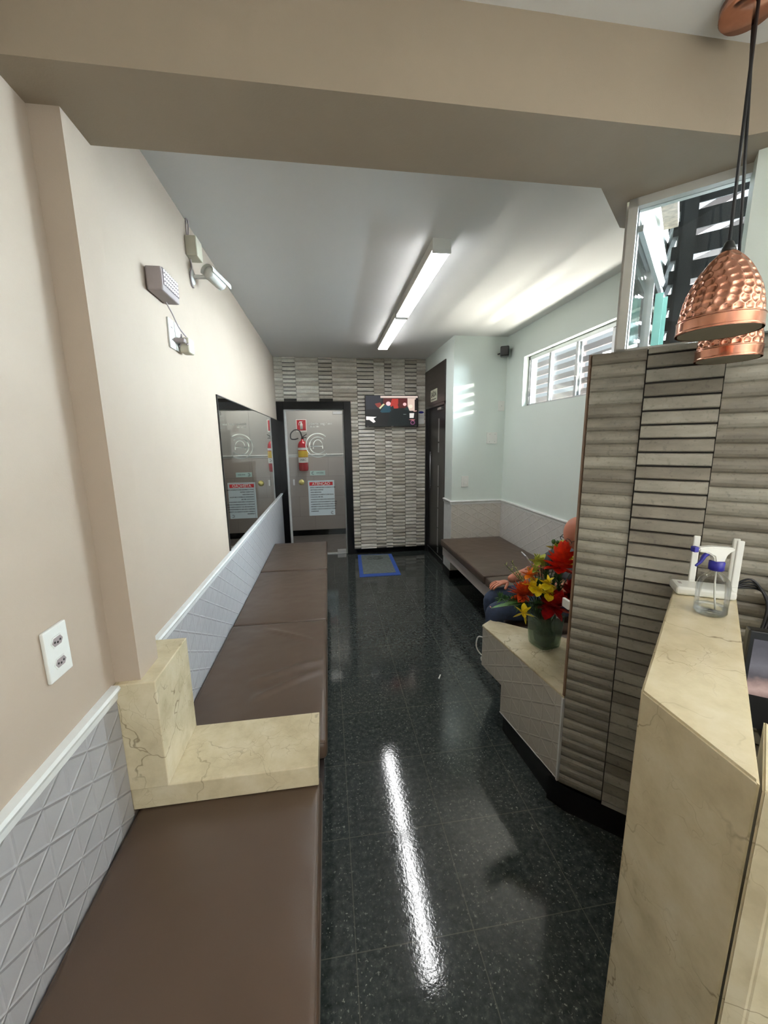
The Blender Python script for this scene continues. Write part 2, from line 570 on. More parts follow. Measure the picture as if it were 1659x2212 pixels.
# ------------------------------------------------------------------ setting
bm = B(); box(bm, -0.9, 3.3, -1.9, 7.0, -0.06, 0); struct('floor', bm, M['floor'], label='black speckled granite tile floor')
bm = B(); prism(bm, [(XL - .12, 1.2), (0.93, 1.2), (XR, 2.16), (XR + .12, 2.2), (XR + .12, YA + .12), (XA, YA + .12), (XA + .4, YB + .12), (XL - .12, YB + .12)], ZC, ZC + .1)
struct('ceiling', bm, M['white'], label='smooth white ceiling of the waiting room')
bm = B(); prism(bm, [(XL - .12, -1.9), (3.3, -1.9), (3.3, 0.55), (1.62, 0.75), (1.27, 1.08), (XL - .12, 1.08)], ZN, ZN + .1)
struct('ceiling', bm, M['white'], label='lower ceiling strip above the reception')
bm = B(); box(bm, XL - .12, XL, -1.9, YB, 0, 2.8); struct('wall_left', bm, M['beige'], label='beige painted left wall')
# back wall around door 1
bm = B(); box(bm, XL - .12, XL + .02, YB, YB + .12, 0, 2.8); box(bm, XL + .02, 0.31, YB, YB + .12, 2.06, 2.8); box(bm, 0.31, XA + .5, YB, YB + .12, 0, 2.8)
struct('wall_back', bm, M['grout'], label='rear wall behind the stone tiles')


def brick(bm, o, u, n, u0, u1, z0, z1, kind, gap=.10, ds=1.0):
    """one relief brick: kind 0 wave, 1 proud slab"""
    if kind == 0:
        prof = [(0, 0.0), (0.10, 0.005), (0.3, 0.0085 * ds), (0.55, 0.0095 * ds), (0.78, 0.0075 * ds), (0.93, 0.0035 * ds), (1, 0.0)]
    else:
        prof = [(gap, 0.0), (gap, 0.0165 * ds), (gap + .07, 0.019 * ds), (0.93, 0.0125 * ds), (0.98, 0.009 * ds), (1.0, 0.0)]
    U0 = o + u * u0; U1 = o + u * u1
    ra = [bm.verts.new(U0 + n * d + Vector((0, 0, z0 + (z1 - z0) * t))) for t, d in prof]
    rb = [bm.verts.new(U1 + n * d + Vector((0, 0, z0 + (z1 - z0) * t))) for t, d in prof]
    for i in range(len(prof) - 1): bm.faces.new([ra[i], rb[i], rb[i + 1], ra[i + 1]])
    bm.faces.new(ra); bm.faces.new(rb[::-1])


rb = random.Random(3)
bm = B(); o = Vector((0, YB, 0)); u = Vector((1, 0, 0)); n = Vector((0, -1, 0))
cols = [XL, -.537, -.375, -.079, .096, .425, .648, .793, .888, 1.072, 1.232, XA]
for ci in range(len(cols) - 1):
    ph = (ci % 2) * 0.025
    z = 0.07 - ph
    while z < ZC:
        z0, z1 = max(z, 0.07), min(z + 0.05, ZC)
        if z1 - z0 > 0.012:
            a, b = cols[ci], cols[ci + 1]
            if z0 < 2.10:
                a = max(a, 0.329)
            if b - a > 0.01: brick(bm, o, u, n, a, b - 0.002, z0, z1, (ci % 2), .15, 1.5)
        z += 0.05
struct('wall_back_tiles', bm, M['brick_lit'], label='split stone brick tiles on the rear wall')
bm = B(); bbox(bm, 0.329, XA, YB - .02, YB, 0, .07, bev=.002); struct('baseboard_back', bm, M['blackstone'], label='black baseboard under the stone tiled rear wall')

# right side: wood-panel wall with door 2, alcove, window wall
bm = B()
box(bm, XA, XA + .12, YA + .12, 4.43, 0, 2.8); box(bm, XA, XA + .12, 5.335, YB + .1, 0, 2.8); box(bm, XA, XA + .12, 4.43, 5.335, 2.035, 2.8)
struct('wall_door_side', bm, M['mint'], label='pale wall strip beside the dark door')
bm = B(); box(bm, XA, XR + .12, YA, YA + .12, 0, 2.8); struct('wall_alcove', bm, M['mint'], label='pale mint alcove wall above the right bench')
WY0, WY1, WZ0, WZ1 = 2.26, 3.79, 1.915, 2.392
bm = B(); x0, x1 = XR, XR + .14
box(bm, x0, x1, 2.16, YA, 0, WZ0); box(bm, x0, x1, 2.16, YA, WZ1, 2.8); box(bm, x0, x1, 2.16, WY0, WZ0, WZ1); box(bm, x0, x1, WY1, YA, WZ0, WZ1)
box(bm, x0, x1, 0.4, 2.16, 0, 1.88)
struct('wall_right', bm, M['mint'], label='pale mint wall with the high window')

# beam with the angled end and the pilaster
bm = B(); prism(bm, [(XL, 1.012), (1.10, 1.012), (1.62, 0.75), (1.62, 0.85), (pp(.43, -.03).x, pp(.43, -.03).y), (pp(.06, -.03).x, pp(.06, -.03).y), (1.13, 1.455), (1.10, 1.452), (0.872, 1.25), (XL, 1.25)], ZB, 2.75)
struct('ceiling_beam', bm, M['beam'], label='wide beige ceiling beam crossing the room, its shade painted in')
bm = B(); box(bm, XL, -.575, 1.13, 1.25, 0.91, ZB); struct('pilaster', bm, M['beige'], label='narrow pilaster on the left wall under the beam')
# wall block right of the angled window
bm = B(); a, b = Vector((1.19, 1.05, 0)), Vector((1.19, 1.05, 0)) + D * .9
prism(bm, [(a.x, a.y), (a.x + .055, a.y + .062), (b.x + .055, b.y + .062), (b.x, b.y)], 1.89, 2.6)
struct('wall_reception', bm, M['mint'], label='pale wall right of the angled window')
# near side enclosing walls (behind and right of the camera)
bm = B(); box(bm, XL - .12, 3.3, -1.92, -1.8, 0, 2.7)
struct('wall_front', bm, M['grey'], label='wall behind the camera')
bm = B(); box(bm, 3.18, 3.3, -1.9, .62, 0, 2.7); struct('wall_reception_side', bm, M['grey'], label='far wall of the reception')

# embossed wainscot + rails
def wains(name, pts, z0, z1, mat, label, t=.008):
    bm = B(); (ax, ay), (bx, by) = pts
    box(bm, ax, bx, ay, by, z0, z1); struct(name, bm, mat, label=label)


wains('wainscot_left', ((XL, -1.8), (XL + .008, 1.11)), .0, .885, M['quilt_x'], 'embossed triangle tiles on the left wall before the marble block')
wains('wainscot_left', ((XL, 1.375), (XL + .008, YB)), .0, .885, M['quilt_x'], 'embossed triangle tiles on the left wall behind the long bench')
wains('wainscot_alcove', ((XA, YA - .008), (XR, YA)), .098, .895, M['quilt_y'], 'embossed triangle tiles at the alcove end')
wains('wainscot_right', ((XR - .008, 1.2), (XR, YA - .008)), 0, .895, M['quilt_r'], 'embossed triangle tiles under the window wall')
wains('wainscot_door_side', ((XA - .004, YA - .004), (XA, 4.43)), .098, .895, M['trim'], 'plain white strip beside the dark door')


def rail(name, a, b, axis, sgn, z, label):
    bm = B(); prof = [(0, -.03), (.012, -.03), (.014, -.012), (.02, -.006), (.024, .004), (.02, .012), (0, .014)]
    ra, rc = [], []
    for d, dz in prof:
        if axis == 'y':
            ra.append(bm.verts.new((a[0] + sgn * d, a[1], z + dz))); rc.append(bm.verts.new((b[0] + sgn * d, b[1], z + dz)))
        else:
            ra.append(bm.verts.new((a[0], a[1] + sgn * d, z + dz))); rc.append(bm.verts.new((b[0], b[1] + sgn * d, z + dz)))
    k = len(prof)
    for i in range(k): bm.faces.new([ra[i], ra[(i + 1) % k], rc[(i + 1) % k], rc[i]])
    bm.faces.new(ra); bm.faces.new(rc)
    struct(name, bm, M['trim'], label=label)


rail('trim_1', (XL, -1.8), (XL, 1.11), 'y', 1, .90, 'white chair rail on the near left wall')
rail('trim_2', (XL, 1.375), (XL, YB), 'y', 1, .90, 'white chair rail under the mirror')
rail('trim_3', (XA - .02, YA), (XR, YA), 'x', -1, .905, 'white chair rail along the alcove end')
rail('trim_4', (XR, 1.2), (XR, YA), 'y', -1, .905, 'white chair rail under the window wall')
rail('trim_5', (XA, YA - .02), (XA, 4.43), 'y', -1, .905, 'short white chair rail beside the dark door')
bm = B(); box(bm, XA - .012, XR, YA - .014, YA, 0, .098); box(bm, XA - .012, XA, YA, 4.43, 0, .098)
struct('baseboard_alcove', bm, M['blackstone'], label='black baseboard at the alcove end')
# white strip at the far left tile end
bm = B(); box(bm, XL, XL + .01, 1.371, 1.377, .56, .88); struct('trim_6', bm, M['trim'], label='thin white tile edge strip')

# ------------------------------------------------------------------ door 1: black stone frame + glass door + corridor
bm = B()
bbox(bm, XL, -.555, YB - .022, YB + .12, 0, 2.112, bev=.003); bbox(bm, .233, .329, YB - .022, YB + .12, 0, 2.112, bev=.003)
bbox(bm, -.555, .233, YB - .022, YB + .12, 2.018, 2.112, bev=.003)
struct('door_1_frame', bm, M['blackstone'], label='black granite surround of the glass door')
YD = 5.44
d1 = thing('glass_door', 'clear glass door with white ring lettering, notice and etched round knob, in the black stone frame', 'door', (-.16, YD, 0))
bm = B(); box(bm, -.528, .218, YD - .004, YD + .004, .012, 2.005); finish('door_pane', bm, M['glass'], d1)
bm = B(); box(bm, -.556, -.53, YD - .02, YD + .02, 0, 2.018); box(bm, .216, .234, YD - .02, YD + .02, 0, 2.018); box(bm, -.53, .216, YD - .02, YD + .02, 2.006, 2.02)
box(bm, -.53, .216, YD - .02, YD + .02, 0, .014)
finish('door_jamb', bm, M['trim'], d1)
for z0, nm in ((1.985, 0), (.012, 1)):
    bm = B(); bbox(bm, .085, .212, YD - .016, YD + .016, z0 - (.03 if nm == 0 else 0), z0 + (.012 if nm == 0 else .048), bev=.003); finish('patch_hinge', bm, M['steel'], d1)
kb = frame4((-.37, YD - .004, 1.05), (1, 0, 0), (0, 0, 1), (0, -1, 0))
bm = B(); lathe(bm, [(.012, 0), (.012, .03), (.034, .032), (.040, .042), (.034, .052), (.010, .056)], mat4=kb, seg=10); finish('door_knob', bm, M['brass'], d1)
bm = B(); bbox(bm, -.492, -.462, YD - .014, YD - .002, 1.005, 1.09, bev=.006); finish('door_lock', bm, M['steel'], d1)


def arc(bm, o, u, v, r, t, a0, a1, k=48, sx=1.0, d=.001):
    n = Vector(u).cross(Vector(v)); o = Vector(o); u = Vector(u); v = Vector(v)
    prev = None
    for i in range(k + 1):
        a = math.radians(a0 + (a1 - a0) * i / k)
        e = u * math.cos(a) * sx + v * math.sin(a)
        p = [o + e * (r - t / 2) + n * d, o + e * (r + t / 2) + n * d]
        cur = [bm.verts.new(q) for q in p] + [bm.verts.new(q - n * .002) for q in p]
        if prev:
            bm.faces.new([prev[0], prev[1], cur[1], cur[0]]); bm.faces.new([prev[2], cur[2], cur[3], prev[3]])
            bm.faces.new([prev[0], cur[0], cur[2], prev[2]]); bm.faces.new([prev[1], prev[3], cur[3], cur[1]])
        else: bm.faces.new([cur[0], cur[1], cur[3], cur[2]])
        prev = cur
    bm.faces.new([prev[0], prev[1], prev[3], prev[2]])


lo = (-.128, YD - .006, 1.545); U, V = (1, 0, 0), (0, 0, 1)
bm = B(); arc(bm, lo, U, V, .160, .013, 47, 317); finish('ring_letter_outer', bm, M['logo'], d1, label='white outer letter C film')
bm = B(); arc(bm, lo, U, V, .112, .013, 47, 322); finish('ring_letter_inner', bm, M['logo'], d1, label='white inner letter C film')
bm = B(); arc(bm, (lo[0], lo[1], lo[2] - .01), U, V, .085, .011, 0, 180, sx=.74)
for s in (-1, 1): box(bm, lo[0] + s * .063 - .0055, lo[0] + s * .063 + .0055, YD - .009, YD - .007, lo[2] - .045, lo[2] - .01)
box(bm, lo[0] - .108, lo[0] + .06, YD - .009, YD - .007, lo[2] - .018, lo[2] - .006)
finish('ring_letter_centre', bm, M['logo'], d1, label='white letter A film')
pl = thing('door_plaque', 'small pale teal push plaque stuck on the glass door', 'plaque', (-.15, YD - .006, 1.14))
bm = B(); box(bm, -.253, -.045, YD - .008, YD - .004, 1.137, 1.20); finish('plaque_plate', bm, M['teal'], pl)
text('plaque_lettering', 'EMPURRE', .023, (-.165, YD - .0085, 1.168), U, V, M['signtext'], pl)
bm = B(); arc(bm, (-.212, YD - .009, 1.168), U, V, .018, .004, 50, 310, 20); arc(bm, (-.212, YD - .009, 1.168), U, V, .010, .003, 50, 310, 20); finish('plaque_emblem', bm, M['signtext'], pl)
sg = thing('notice_sign', 'white notice with red heading and dark lines of rules on the glass door', 'sign', (-.10, YD - .006, .56))
bm = B(); bbox(bm, -.287, .073, YD - .009, YD - .005, .57, 1.065, bev=.0015); finish('notice_board', bm, M['signwhite'], sg)
bm = B(); box(bm, -.268, .052, YD - .011, YD - .009, .995, 1.043); finish('notice_heading_band', bm, M['signred'], sg)
text('notice_heading', 'ATENÇÃO', .052, (-.108, YD - .0118, 1.018), U, V, M['labelwhite'], sg, 'CENTER', bold=.0012)
for i, (ln, z) in enumerate([('EVITE COMPARECER À CLÍNICA COM', .966), ('SINTOMAS GRIPAIS', .934), ('USAR MÁSCARA', .900), ('HIGIENIZAR AS MÃOS COM ÁGUA', .866), ('E ÁLCOOL EM GEL', .834),
                             ('CONSULTA COM HORA MARCADA', .799), ('MANTER O DISTANCIAMENTO SOCIAL', .764), ('COMPARECER AO CONSULTÓRIO NO', .730), ('MÁXIMO COM UM ACOMPANHANTE', .698), ('COBRIR A BOCA E NARIZ AO TOSSIR', .664), ('E ESPIRRAR', .632)]):
    text('notice_line', ln, .0205, (-.258, YD - .0095, z), U, V, M['signtext'], sg, bold=.0006)
bm = B(); arc(bm, (.035, YD - .0095, .605), U, V, .020, .003, 50, 310, 20); arc(bm, (.035, YD - .0095, .605), U, V, .012, .003, 50, 310, 20); finish('notice_emblem', bm, M['signtext'], sg)
text('handwriting', 'Aberta  seg / sex', .045, (-.235, YD - .006, 1.835), U, V, M['logo'], d1, label='faint white handwriting film')
text('handwriting', '8h às 18h', .030, (-.22, YD - .006, 1.795), U, V, M['logo'], d1, label='faint white handwriting film, second line')

YC = 6.62
bm = B(); box(bm, -.95, .95, YC, YC + .1, 0, 2.7); struct('wall_corridor', bm, M['corridor'], label='pale corridor wall seen through the glass door')


def corr_tile():
    t = NT('corridor_beige_tile'); p = t.pos(); sp = t.n('ShaderNodeSeparateXYZ'); t.l(p, sp.inputs[0])
    br = t.n('ShaderNodeTexBrick'); cb = t.n('ShaderNodeCombineXYZ'); t.l(sp.outputs[0], cb.inputs[0]); t.l(sp.outputs[2], cb.inputs[1])
    t.l(cb.outputs[0], br.inputs['Vector']); br.inputs['Scale'].default_value = 1; br.inputs['Brick Width'].default_value = .5
    br.inputs['Row Height'].default_value = .34; br.inputs['Mortar Size'].default_value = .002
    br.inputs['Color1'].default_value = srgb(186, 175, 168); br.inputs['Color2'].default_value = srgb(181, 169, 162); br.inputs['Mortar'].default_value = srgb(156, 145, 140)
    t.set(color=br.outputs['Color'], rough=.3); return t.m


M['ctile'] = corr_tile()
bm = B(); box(bm, -.95, .95, YC - .008, YC, .10, 1.36); struct('wainscot_corridor', bm, M['ctile'], label='beige tiles on the corridor wall')
rail('trim_7', (-.95, YC), (.95, YC), 'x', -1, 1.375, 'white rail on the corridor wall')
bm = B(); box(bm, -.95, .95, YC - .014, YC, 0, .10); struct('baseboard_corridor', bm, M['blackstone'], label='black baseboard of the corridor')
bm = B(); box(bm, -.95, .95, YB + .12, YC + .1, 2.6, 2.7); struct('ceiling_corridor', bm, M['white'], label='corridor ceiling')
bm = B(); box(bm, -1.0, -.9, YB + .12, YC + .1, 0, 2.7); struct('wall_corridor_left', bm, M['corridor'], label='left corridor wall')
bm = B(); box(bm, .9, 1.0, YB + .12, YC + .1, 0, 2.7); struct('wall_corridor_right', bm, M['corridor'], label='right corridor wall')
bm = B(); box(bm, -.9, .9, YB + .12, YC - .014, 0, .004)
struct('floor_corridor', bm, plain('grey_corridor_floor', (118, 112, 108), .25, var=.1), label='grey floor of the corridor')

fs = thing('extinguisher_sign', 'red fire extinguisher pictogram sign on the corridor wall', 'sign', (-.42, YC, 1.75))
bm = B(); box(bm, -.495, -.325, YC - .004, YC, 1.755, 1.955); finish('sign_plate', bm, M['labelwhite'], fs)
bm = B(); box(bm, -.482, -.338, YC - .006, YC - .004, 1.778, 1.945); finish('sign_field', bm, M['red'], fs)
bm = B(); lathe(bm, [(.001, 0), (.022, 0), (.022, .085), (.012, .1), (.008, .115), (.001, .118)], seg=16, mat4=Matrix.Translation((-.41, YC - .007, 1.795)) @ Matrix.Diagonal((1, .1, 1, 1)))
box(bm, -.438, -.39, YC - .009, YC - .007, 1.915, 1.923); tube(bm, [(-.42, YC - .008, 1.912), (-.445, YC - .008, 1.90), (-.45, YC - .008, 1.86)], .004, 6)
finish('sign_pictogram', bm, M['labelwhite'], fs)

ex = thing('fire_extinguisher', 'red fire extinguisher with yellow label and black hose hanging on the corridor wall', 'fire extinguisher', (-.40, YC - .10, .98))
ec = (-.40, YC - .10, 0)
bm = B(); lathe(bm, [(.02, 1.12), (.07, 1.125), (.078, 1.15), (.078, 1.52), (.072, 1.56), (.05, 1.60), (.024, 1.615), (.022, 1.64)], c=ec); finish('cylinder_body', bm, M['red'], ex)
bm = B(); lathe(bm, [(.0795, 1.26), (.0795, 1.345)], c=ec, caps=False); finish('white_label', bm, M['labelwhite'], ex)
bm = B(); lathe(bm, [(.0795, 1.465), (.0795, 1.50)], c=ec, caps=False); finish('white_label', bm, M['labelwhite'], ex)
bm = B(); lathe(bm, [(.0797, 1.35), (.0797, 1.455)], c=ec, caps=False); finish('yellow_label', bm, M['yellow'], ex)
text('label_lettering', 'ABC', .05, (ec[0] - .045, ec[1] - .082, 1.305), U, V, M['signtext'], ex)
bm = B(); lathe(bm, [(.02, 1.635), (.02, 1.665), (.012, 1.67)], c=ec, seg=16); bbox(bm, ec[0] - .01, ec[0] + .07, ec[1] - .012, ec[1] + .012, 1.655, 1.668, bev=.003)
tube(bm, [(ec[0] + .0, ec[1], 1.67), (ec[0] + .075, ec[1], 1.72)], .007, 8, False); finish('valve_handle', bm, M['black'], ex)
bm = B(); tube(bm, [(ec[0], ec[1] - .02, 1.66), (ec[0] - .03, ec[1] - .05, 1.76), (ec[0] - .10, ec[1] - .06, 1.785), (ec[0] - .17, ec[1] - .06, 1.73), (ec[0] - .175, ec[1] - .06, 1.65), (ec[0] - .12, ec[1] - .06, 1.635), (ec[0] - .06, ec[1] - .05, 1.65)], .010, 8); finish('hose', bm, M['black'], ex)
bm = B(); box(bm, ec[0] - .02, ec[0] + .02, YC - .03, YC, 1.52, 1.58); finish('wall_bracket', bm, M['steel'], ex)

# ------------------------------------------------------------------ door 2
bm = B(); bbox(bm, XA - .012, XA + .01, 4.43, 5.345, 2.035, 2.49, bev=.001); struct('door_2_panel', bm, M['darkwood'], label='dark wood panel above the dark door')
bm = B(); box(bm, XA - .006, XA + .12, 4.43, 4.462, 0, 2.035); box(bm, XA - .006, XA + .12, 5.325, 5.358, 0, 2.035); box(bm, XA - .006, XA + .12, 4.43, 5.345, 2.005, 2.035)
struct('door_2_frame', bm, M['doorleaf'], label='black frame of the dark door')
d2 = thing('panelled_door', 'black stained door with a column of steel inlays under the exit sign', 'door', (XA + .05, 4.9, 0))
bm = B(); bbox(bm, XA + .035, XA + .075, 4.464, 5.322, .004, 2.004, bev=.002); finish('door_leaf', bm, M['doorleaf'], d2)
zz = [(1.555, 1.855), (1.415, 1.535), (1.04, 1.35)]
zs = [1.855 - .205 * k for k in range(9)]
for z1, z0 in [(1.87, 1.60), (1.585, 1.455), (1.29, 1.04), (1.02, .77), (.75, .50), (.48, .23), (.21, -.0)]:
    pass
for z1, z0 in [(1.86, 1.575), (1.555, 1.44), (1.275, 1.01), (.995, .73), (.715, .465), (.45, .21), (.195, .12)]:
    bm = B(); bbox(bm, XA + .030, XA + .036, 4.80, 4.835, max(z0, .1), z1, bev=.001); finish('steel_inlay', bm, M['steel'], d2)
bm = B(); tube(bm, [(XA + .02, 5.17, 1.44), (XA + .02, 5.17, .94)], .006, 8, False)
for z in (1.40, .98): tube(bm, [(XA + .02, 5.17, z), (XA + .036, 5.17, z)], .004, 6, False)
finish('pull_bar', bm, M['steel'], d2)
bm = B(); bbox(bm, XA - .0, XA + .034, 4.62, 4.78, 1.955, 1.985, bev=.003); finish('door_closer', bm, M['steel'], d2)
bm = B(); box(bm, XA + .028, XA + .036, 4.47, 5.32, .085, .09); finish('bottom_rail_line', bm, M['steel'], d2)
es = thing('exit_sign', 'small pale rectangular exit sign on the dark wood panel', 'sign', (XA - .014, 4.89, 2.09))
bm = B(); bbox(bm, XA - .018, XA - .012, 4.745, 5.03, 2.075, 2.215, bev=.001); finish('sign_plate', bm, M['saida'], es)
text('sign_lettering', 'SAÍDA', .085, (XA - .019, 4.888, 2.155), (0, -1, 0), V, M['saidag'], es, 'CENTER', bold=.001)
bm = B(); box(bm, XA - .0195, XA - .018, 4.78, 5.0, 2.093, 2.103); finish('sign_underline', bm, M['saidag'], es)

# ------------------------------------------------------------------ window 1 (right wall) with panes, louvres outside
bm = B(); fx = XR + .085
box(bm, fx - .03, fx + .03, WY0, WY1, WZ0, WZ0 + .022); box(bm, fx - .03, fx + .03, WY0, WY1, WZ1 - .035, WZ1)
box(bm, fx - .03, fx + .03, WY0, WY0 + .025, WZ0, WZ1); box(bm, fx - .03, fx + .03, WY1 - .02, WY1, WZ0, WZ1)
w1 = struct('window_1', bm, M['alu'], label='high sliding aluminium window in the mint wall')
for a, b, dx in ((WY0, 2.66, .012), (2.62, 3.06, -.012), (3.02, 3.46, .012), (3.42, WY1, -.012)):
    bm = B(); box(bm, fx + dx - .006, fx + dx + .006, a, a + .03, WZ0 + .02, WZ1 - .03); box(bm, fx + dx - .006, fx + dx + .006, b - .03, b, WZ0 + .02, WZ1 - .03)
    struct('window_sash', bm, M['alu'], w1)
    bm = B(); box(bm, fx + dx - .002, fx + dx + .002, a + .03, b - .03, WZ0 + .02, WZ1 - .03); struct('window_pane', bm, M['glass'], w1)
bm = B(); bbox(bm, fx - .035, fx - .018, 3.0, 3.04, 2.09, 2.19, bev=.004); struct('window_latch', bm, M['trim'], w1)
bm = B(); bbox(bm, fx - .035, fx - .018, 2.60, 2.635, 2.09, 2.19, bev=.004); struct('window_latch', bm, M['trim'], w1)


def louvre(name, a, b, z0, z1, pitch, h, mat, label, posts, t=.02):
    a = Vector((*a, 0)); b = Vector((*b, 0)); u = (b - a).normalized(); n = Vector((-u.y, u.x, 0)); L = (b - a).length
    r = thing(name, label, 'fence', (a.x, a.y, z0))
    z = z0; bm = B()
    while z + h <= z1:
        box(bm, 0, L, -t / 2, t / 2, z, z + h, mat4=frame4((a.x, a.y, 0), u, n, (0, 0, 1))); z += pitch
    finish('slats', bm, mat, r)
    for p in posts:
        bm = B(); box(bm, p - .025, p + .025, -t / 2 - .03, -t / 2, z0 - .05, z1, mat4=frame4((a.x, a.y, 0), u, n, (0, 0, 1))); finish('post', bm, mat, r)


louvre('slatted_fence', (2.36, 1.9), (2.36, 5.0), 1.62, 3.2, .094, .052, M['slatbrown'], 'brown slatted privacy fence outside the high window', (0.1, 1.6, 2.55))

# ------------------------------------------------------------------ angled partition
PH = 1.888
bm = B(); q = [pp(0, -.10), pp(0, 0), pp(.95, 0), pp(.95, -.10)]
prism(bm, [(v.x, v.y) for v in q], .12, PH - .004)
struct('partition_core', bm, M['grout'], label='body of the angled partition')
bm = B(); ub = [0, .162, .366, .545, .75, .95]
for ci in range(5):
    kd = (0, 1, 0, 1, 0)[ci]; ph = (0, .03, 0, .02, 0)[ci]
    z = .12 - ph
    while z < PH:
        z0, z1 = max(z, .12), min(z + .0455, PH)
        if z1 - z0 > .012: brick(bm, P0 + N * .001, D, N, ub[ci] + (0.003 if kd else 0), ub[ci + 1] - (.003 if kd else .001), z0, z1, kd)
        z += .0455
struct('partition_tiles', bm, M['brick'], label='split stone brick tiles on the angled partition')
bm = B(); q = [pp(-.012, -.11), pp(-.012, -.045), pp(.02, -.045), pp(.95, -.045), pp(.95, -.11)]
prism(bm, [(v.x, v.y) for v in (pp(.03, -.10), pp(.03, -.03), pp(.95, -.03), pp(.95, -.10))], 0, .12)
struct('baseboard_partition', bm, M['blackstone'], label='black recessed base of the angled partition')
# outdoor light well above the nook
a = Vector((1.0, 1.27)); e = (XR, 2.16)
bm = B(); prism(bm, [(pp(.0, -.10).x, pp(.0, -.10).y), (XR, 2.16), (3.3, 2.6), (3.3, .4), (pp(.95, -.10).x, pp(.95, -.10).y)], 1.84, 1.885)
struct('nook_roof', bm, M['trim'], label='flat roof slab above the bench nook')
# angled window frame on the partition
w2 = thing('window_2', 'angled fixed window in a light grey metal frame on top of the stone partition', 'window', tuple(pp(.2, -.04, 1.89))); w2['kind'] = 'structure'
fr = frame4(pp(0, -.05, 0), D, N, (0, 0, 1))
L1 = .40
bm = B(); x = .068
box(bm, x, x + .026, -.02, .03, 1.888, ZB, mat4=fr); box(bm, x + L1 - .012, x + L1 + .02, -.02, .03, 1.888, ZB, mat4=fr)
box(bm, x, x + L1, -.02, .03, 2.335, ZB, mat4=fr); box(bm, x, x + L1, -.02, .03, 1.888, 1.898, mat4=fr)
finish('window_frame', bm, M['whitealu'], w2)
bm = B(); box(bm, x + .026, x + L1, .0, .004, 1.898, 2.335, mat4=fr); finish('window_pane', bm, M['glass'], w2)
# diagonal side glazing of the light well
w3 = thing('window_3', 'side window running back from the angled window towards the mint wall', 'window', (1.45, 1.72, 1.89)); w3['kind'] = 'structure'
dg = (Vector((XR, 2.16, 0)) - Vector((1.04, 1.315, 0))); LD = dg.length; dg.normalize(); dn = Vector((-dg.y, dg.x, 0))
fd = frame4((1.04, 1.315, 0), dg, dn, (0, 0, 1))
bm = B(); box(bm, 0, LD, -.02, .02, 2.32, 2.36, mat4=fd); box(bm, 0, LD, -.035, -.02, 2.27, 2.29, mat4=fd); box(bm, 0, LD, -.02, .02, 1.885, 1.905, mat4=fd)
for p in (0, .55, LD - .02): box(bm, p, p + .02, -.02, .02, 1.905, 2.32, mat4=fd)
finish('window_frame', bm, M['alu'], w3)
bm = B(); box(bm, .02, LD, -.003, .003, 1.905, 2.32, mat4=fd); finish('window_pane', bm, M['glass'], w3)
bm = B(); box(bm, .545, .553, -.06, -.03, 1.89, 2.22, mat4=fd); box(bm, .62, .627, -.07, -.04, 1.89, 2.22, mat4=fd); finish('pane_edge', bm, M['glassedge'], w3, label='green edges of the open glass panes')
bm = B(); box(bm, 0, LD, -.02, .02, 2.36, 2.8, mat4=fd); struct('wall_light_well', bm, M['mint'], label='short wall above the side window')
louvre('slatted_fence', (1.60, 1.70), (2.60, .77), 1.89, 2.78, .100, .074, M['slatblack'], 'black slatted screen behind the angled window', (.02, .7), .006)
louvre('slatted_fence', (1.60, 1.74), (2.30, 2.66), 1.89, 2.70, .100, .058, M['slatblack'], 'black slatted side screen, behind the pole left of the copper lamps', (.02,))
bm = B()
t = B(); box(t, -.05, .05, -.02, .02, 0, 1)
fa = Vector((1.15, 1.30, 2.42)); fb = Vector((1.50, 1.66, 2.50)); dd = (fb - fa)
merge(bm, t, frame4(fa, D, dd.normalized().cross(D), dd.normalized()) @ Matrix.Diagonal((.5, 1, dd.length, 1)))
tag(finish('rafter', bm, M['rafter']), 'weathered wooden rafter outside the angled window', 'rafter')
bm = B(); prism(bm, [(1.95, 1.1), (2.2, 1.35), (3.2, .6), (2.8, .1)], 2.90, 2.93); tag(finish('canopy_panel', bm, M['whitealu']), 'pale canopy panel above the black screen outside', 'canopy')

# ------------------------------------------------------------------ right bench with stone end
rbn = thing('wall_bench', 'wall-hung bench with pale front rail under the high window', 'bench', (1.6, 3.2, 0))
bm = B(); bbox(bm, 1.262, 1.285, 2.32, YA - .012, .295, .408, bev=.003); finish('front_rail', bm, M['laminate'], rbn)
bm = B(); box(bm, 1.285, XR - .01, 2.32, YA - .012, .385, .406); finish('seat_board', bm, M['laminate'], rbn)
bm = B(); box(bm, 1.285, 1.31, YA - .05, YA - .01, .30, .385); finish('support_block', bm, M['trim'], rbn)
bm = B(); box(bm, 1.08, XR - .01, 1.80, 2.318, .385, .406); finish('wide_seat_board', bm, M['laminate'], rbn)


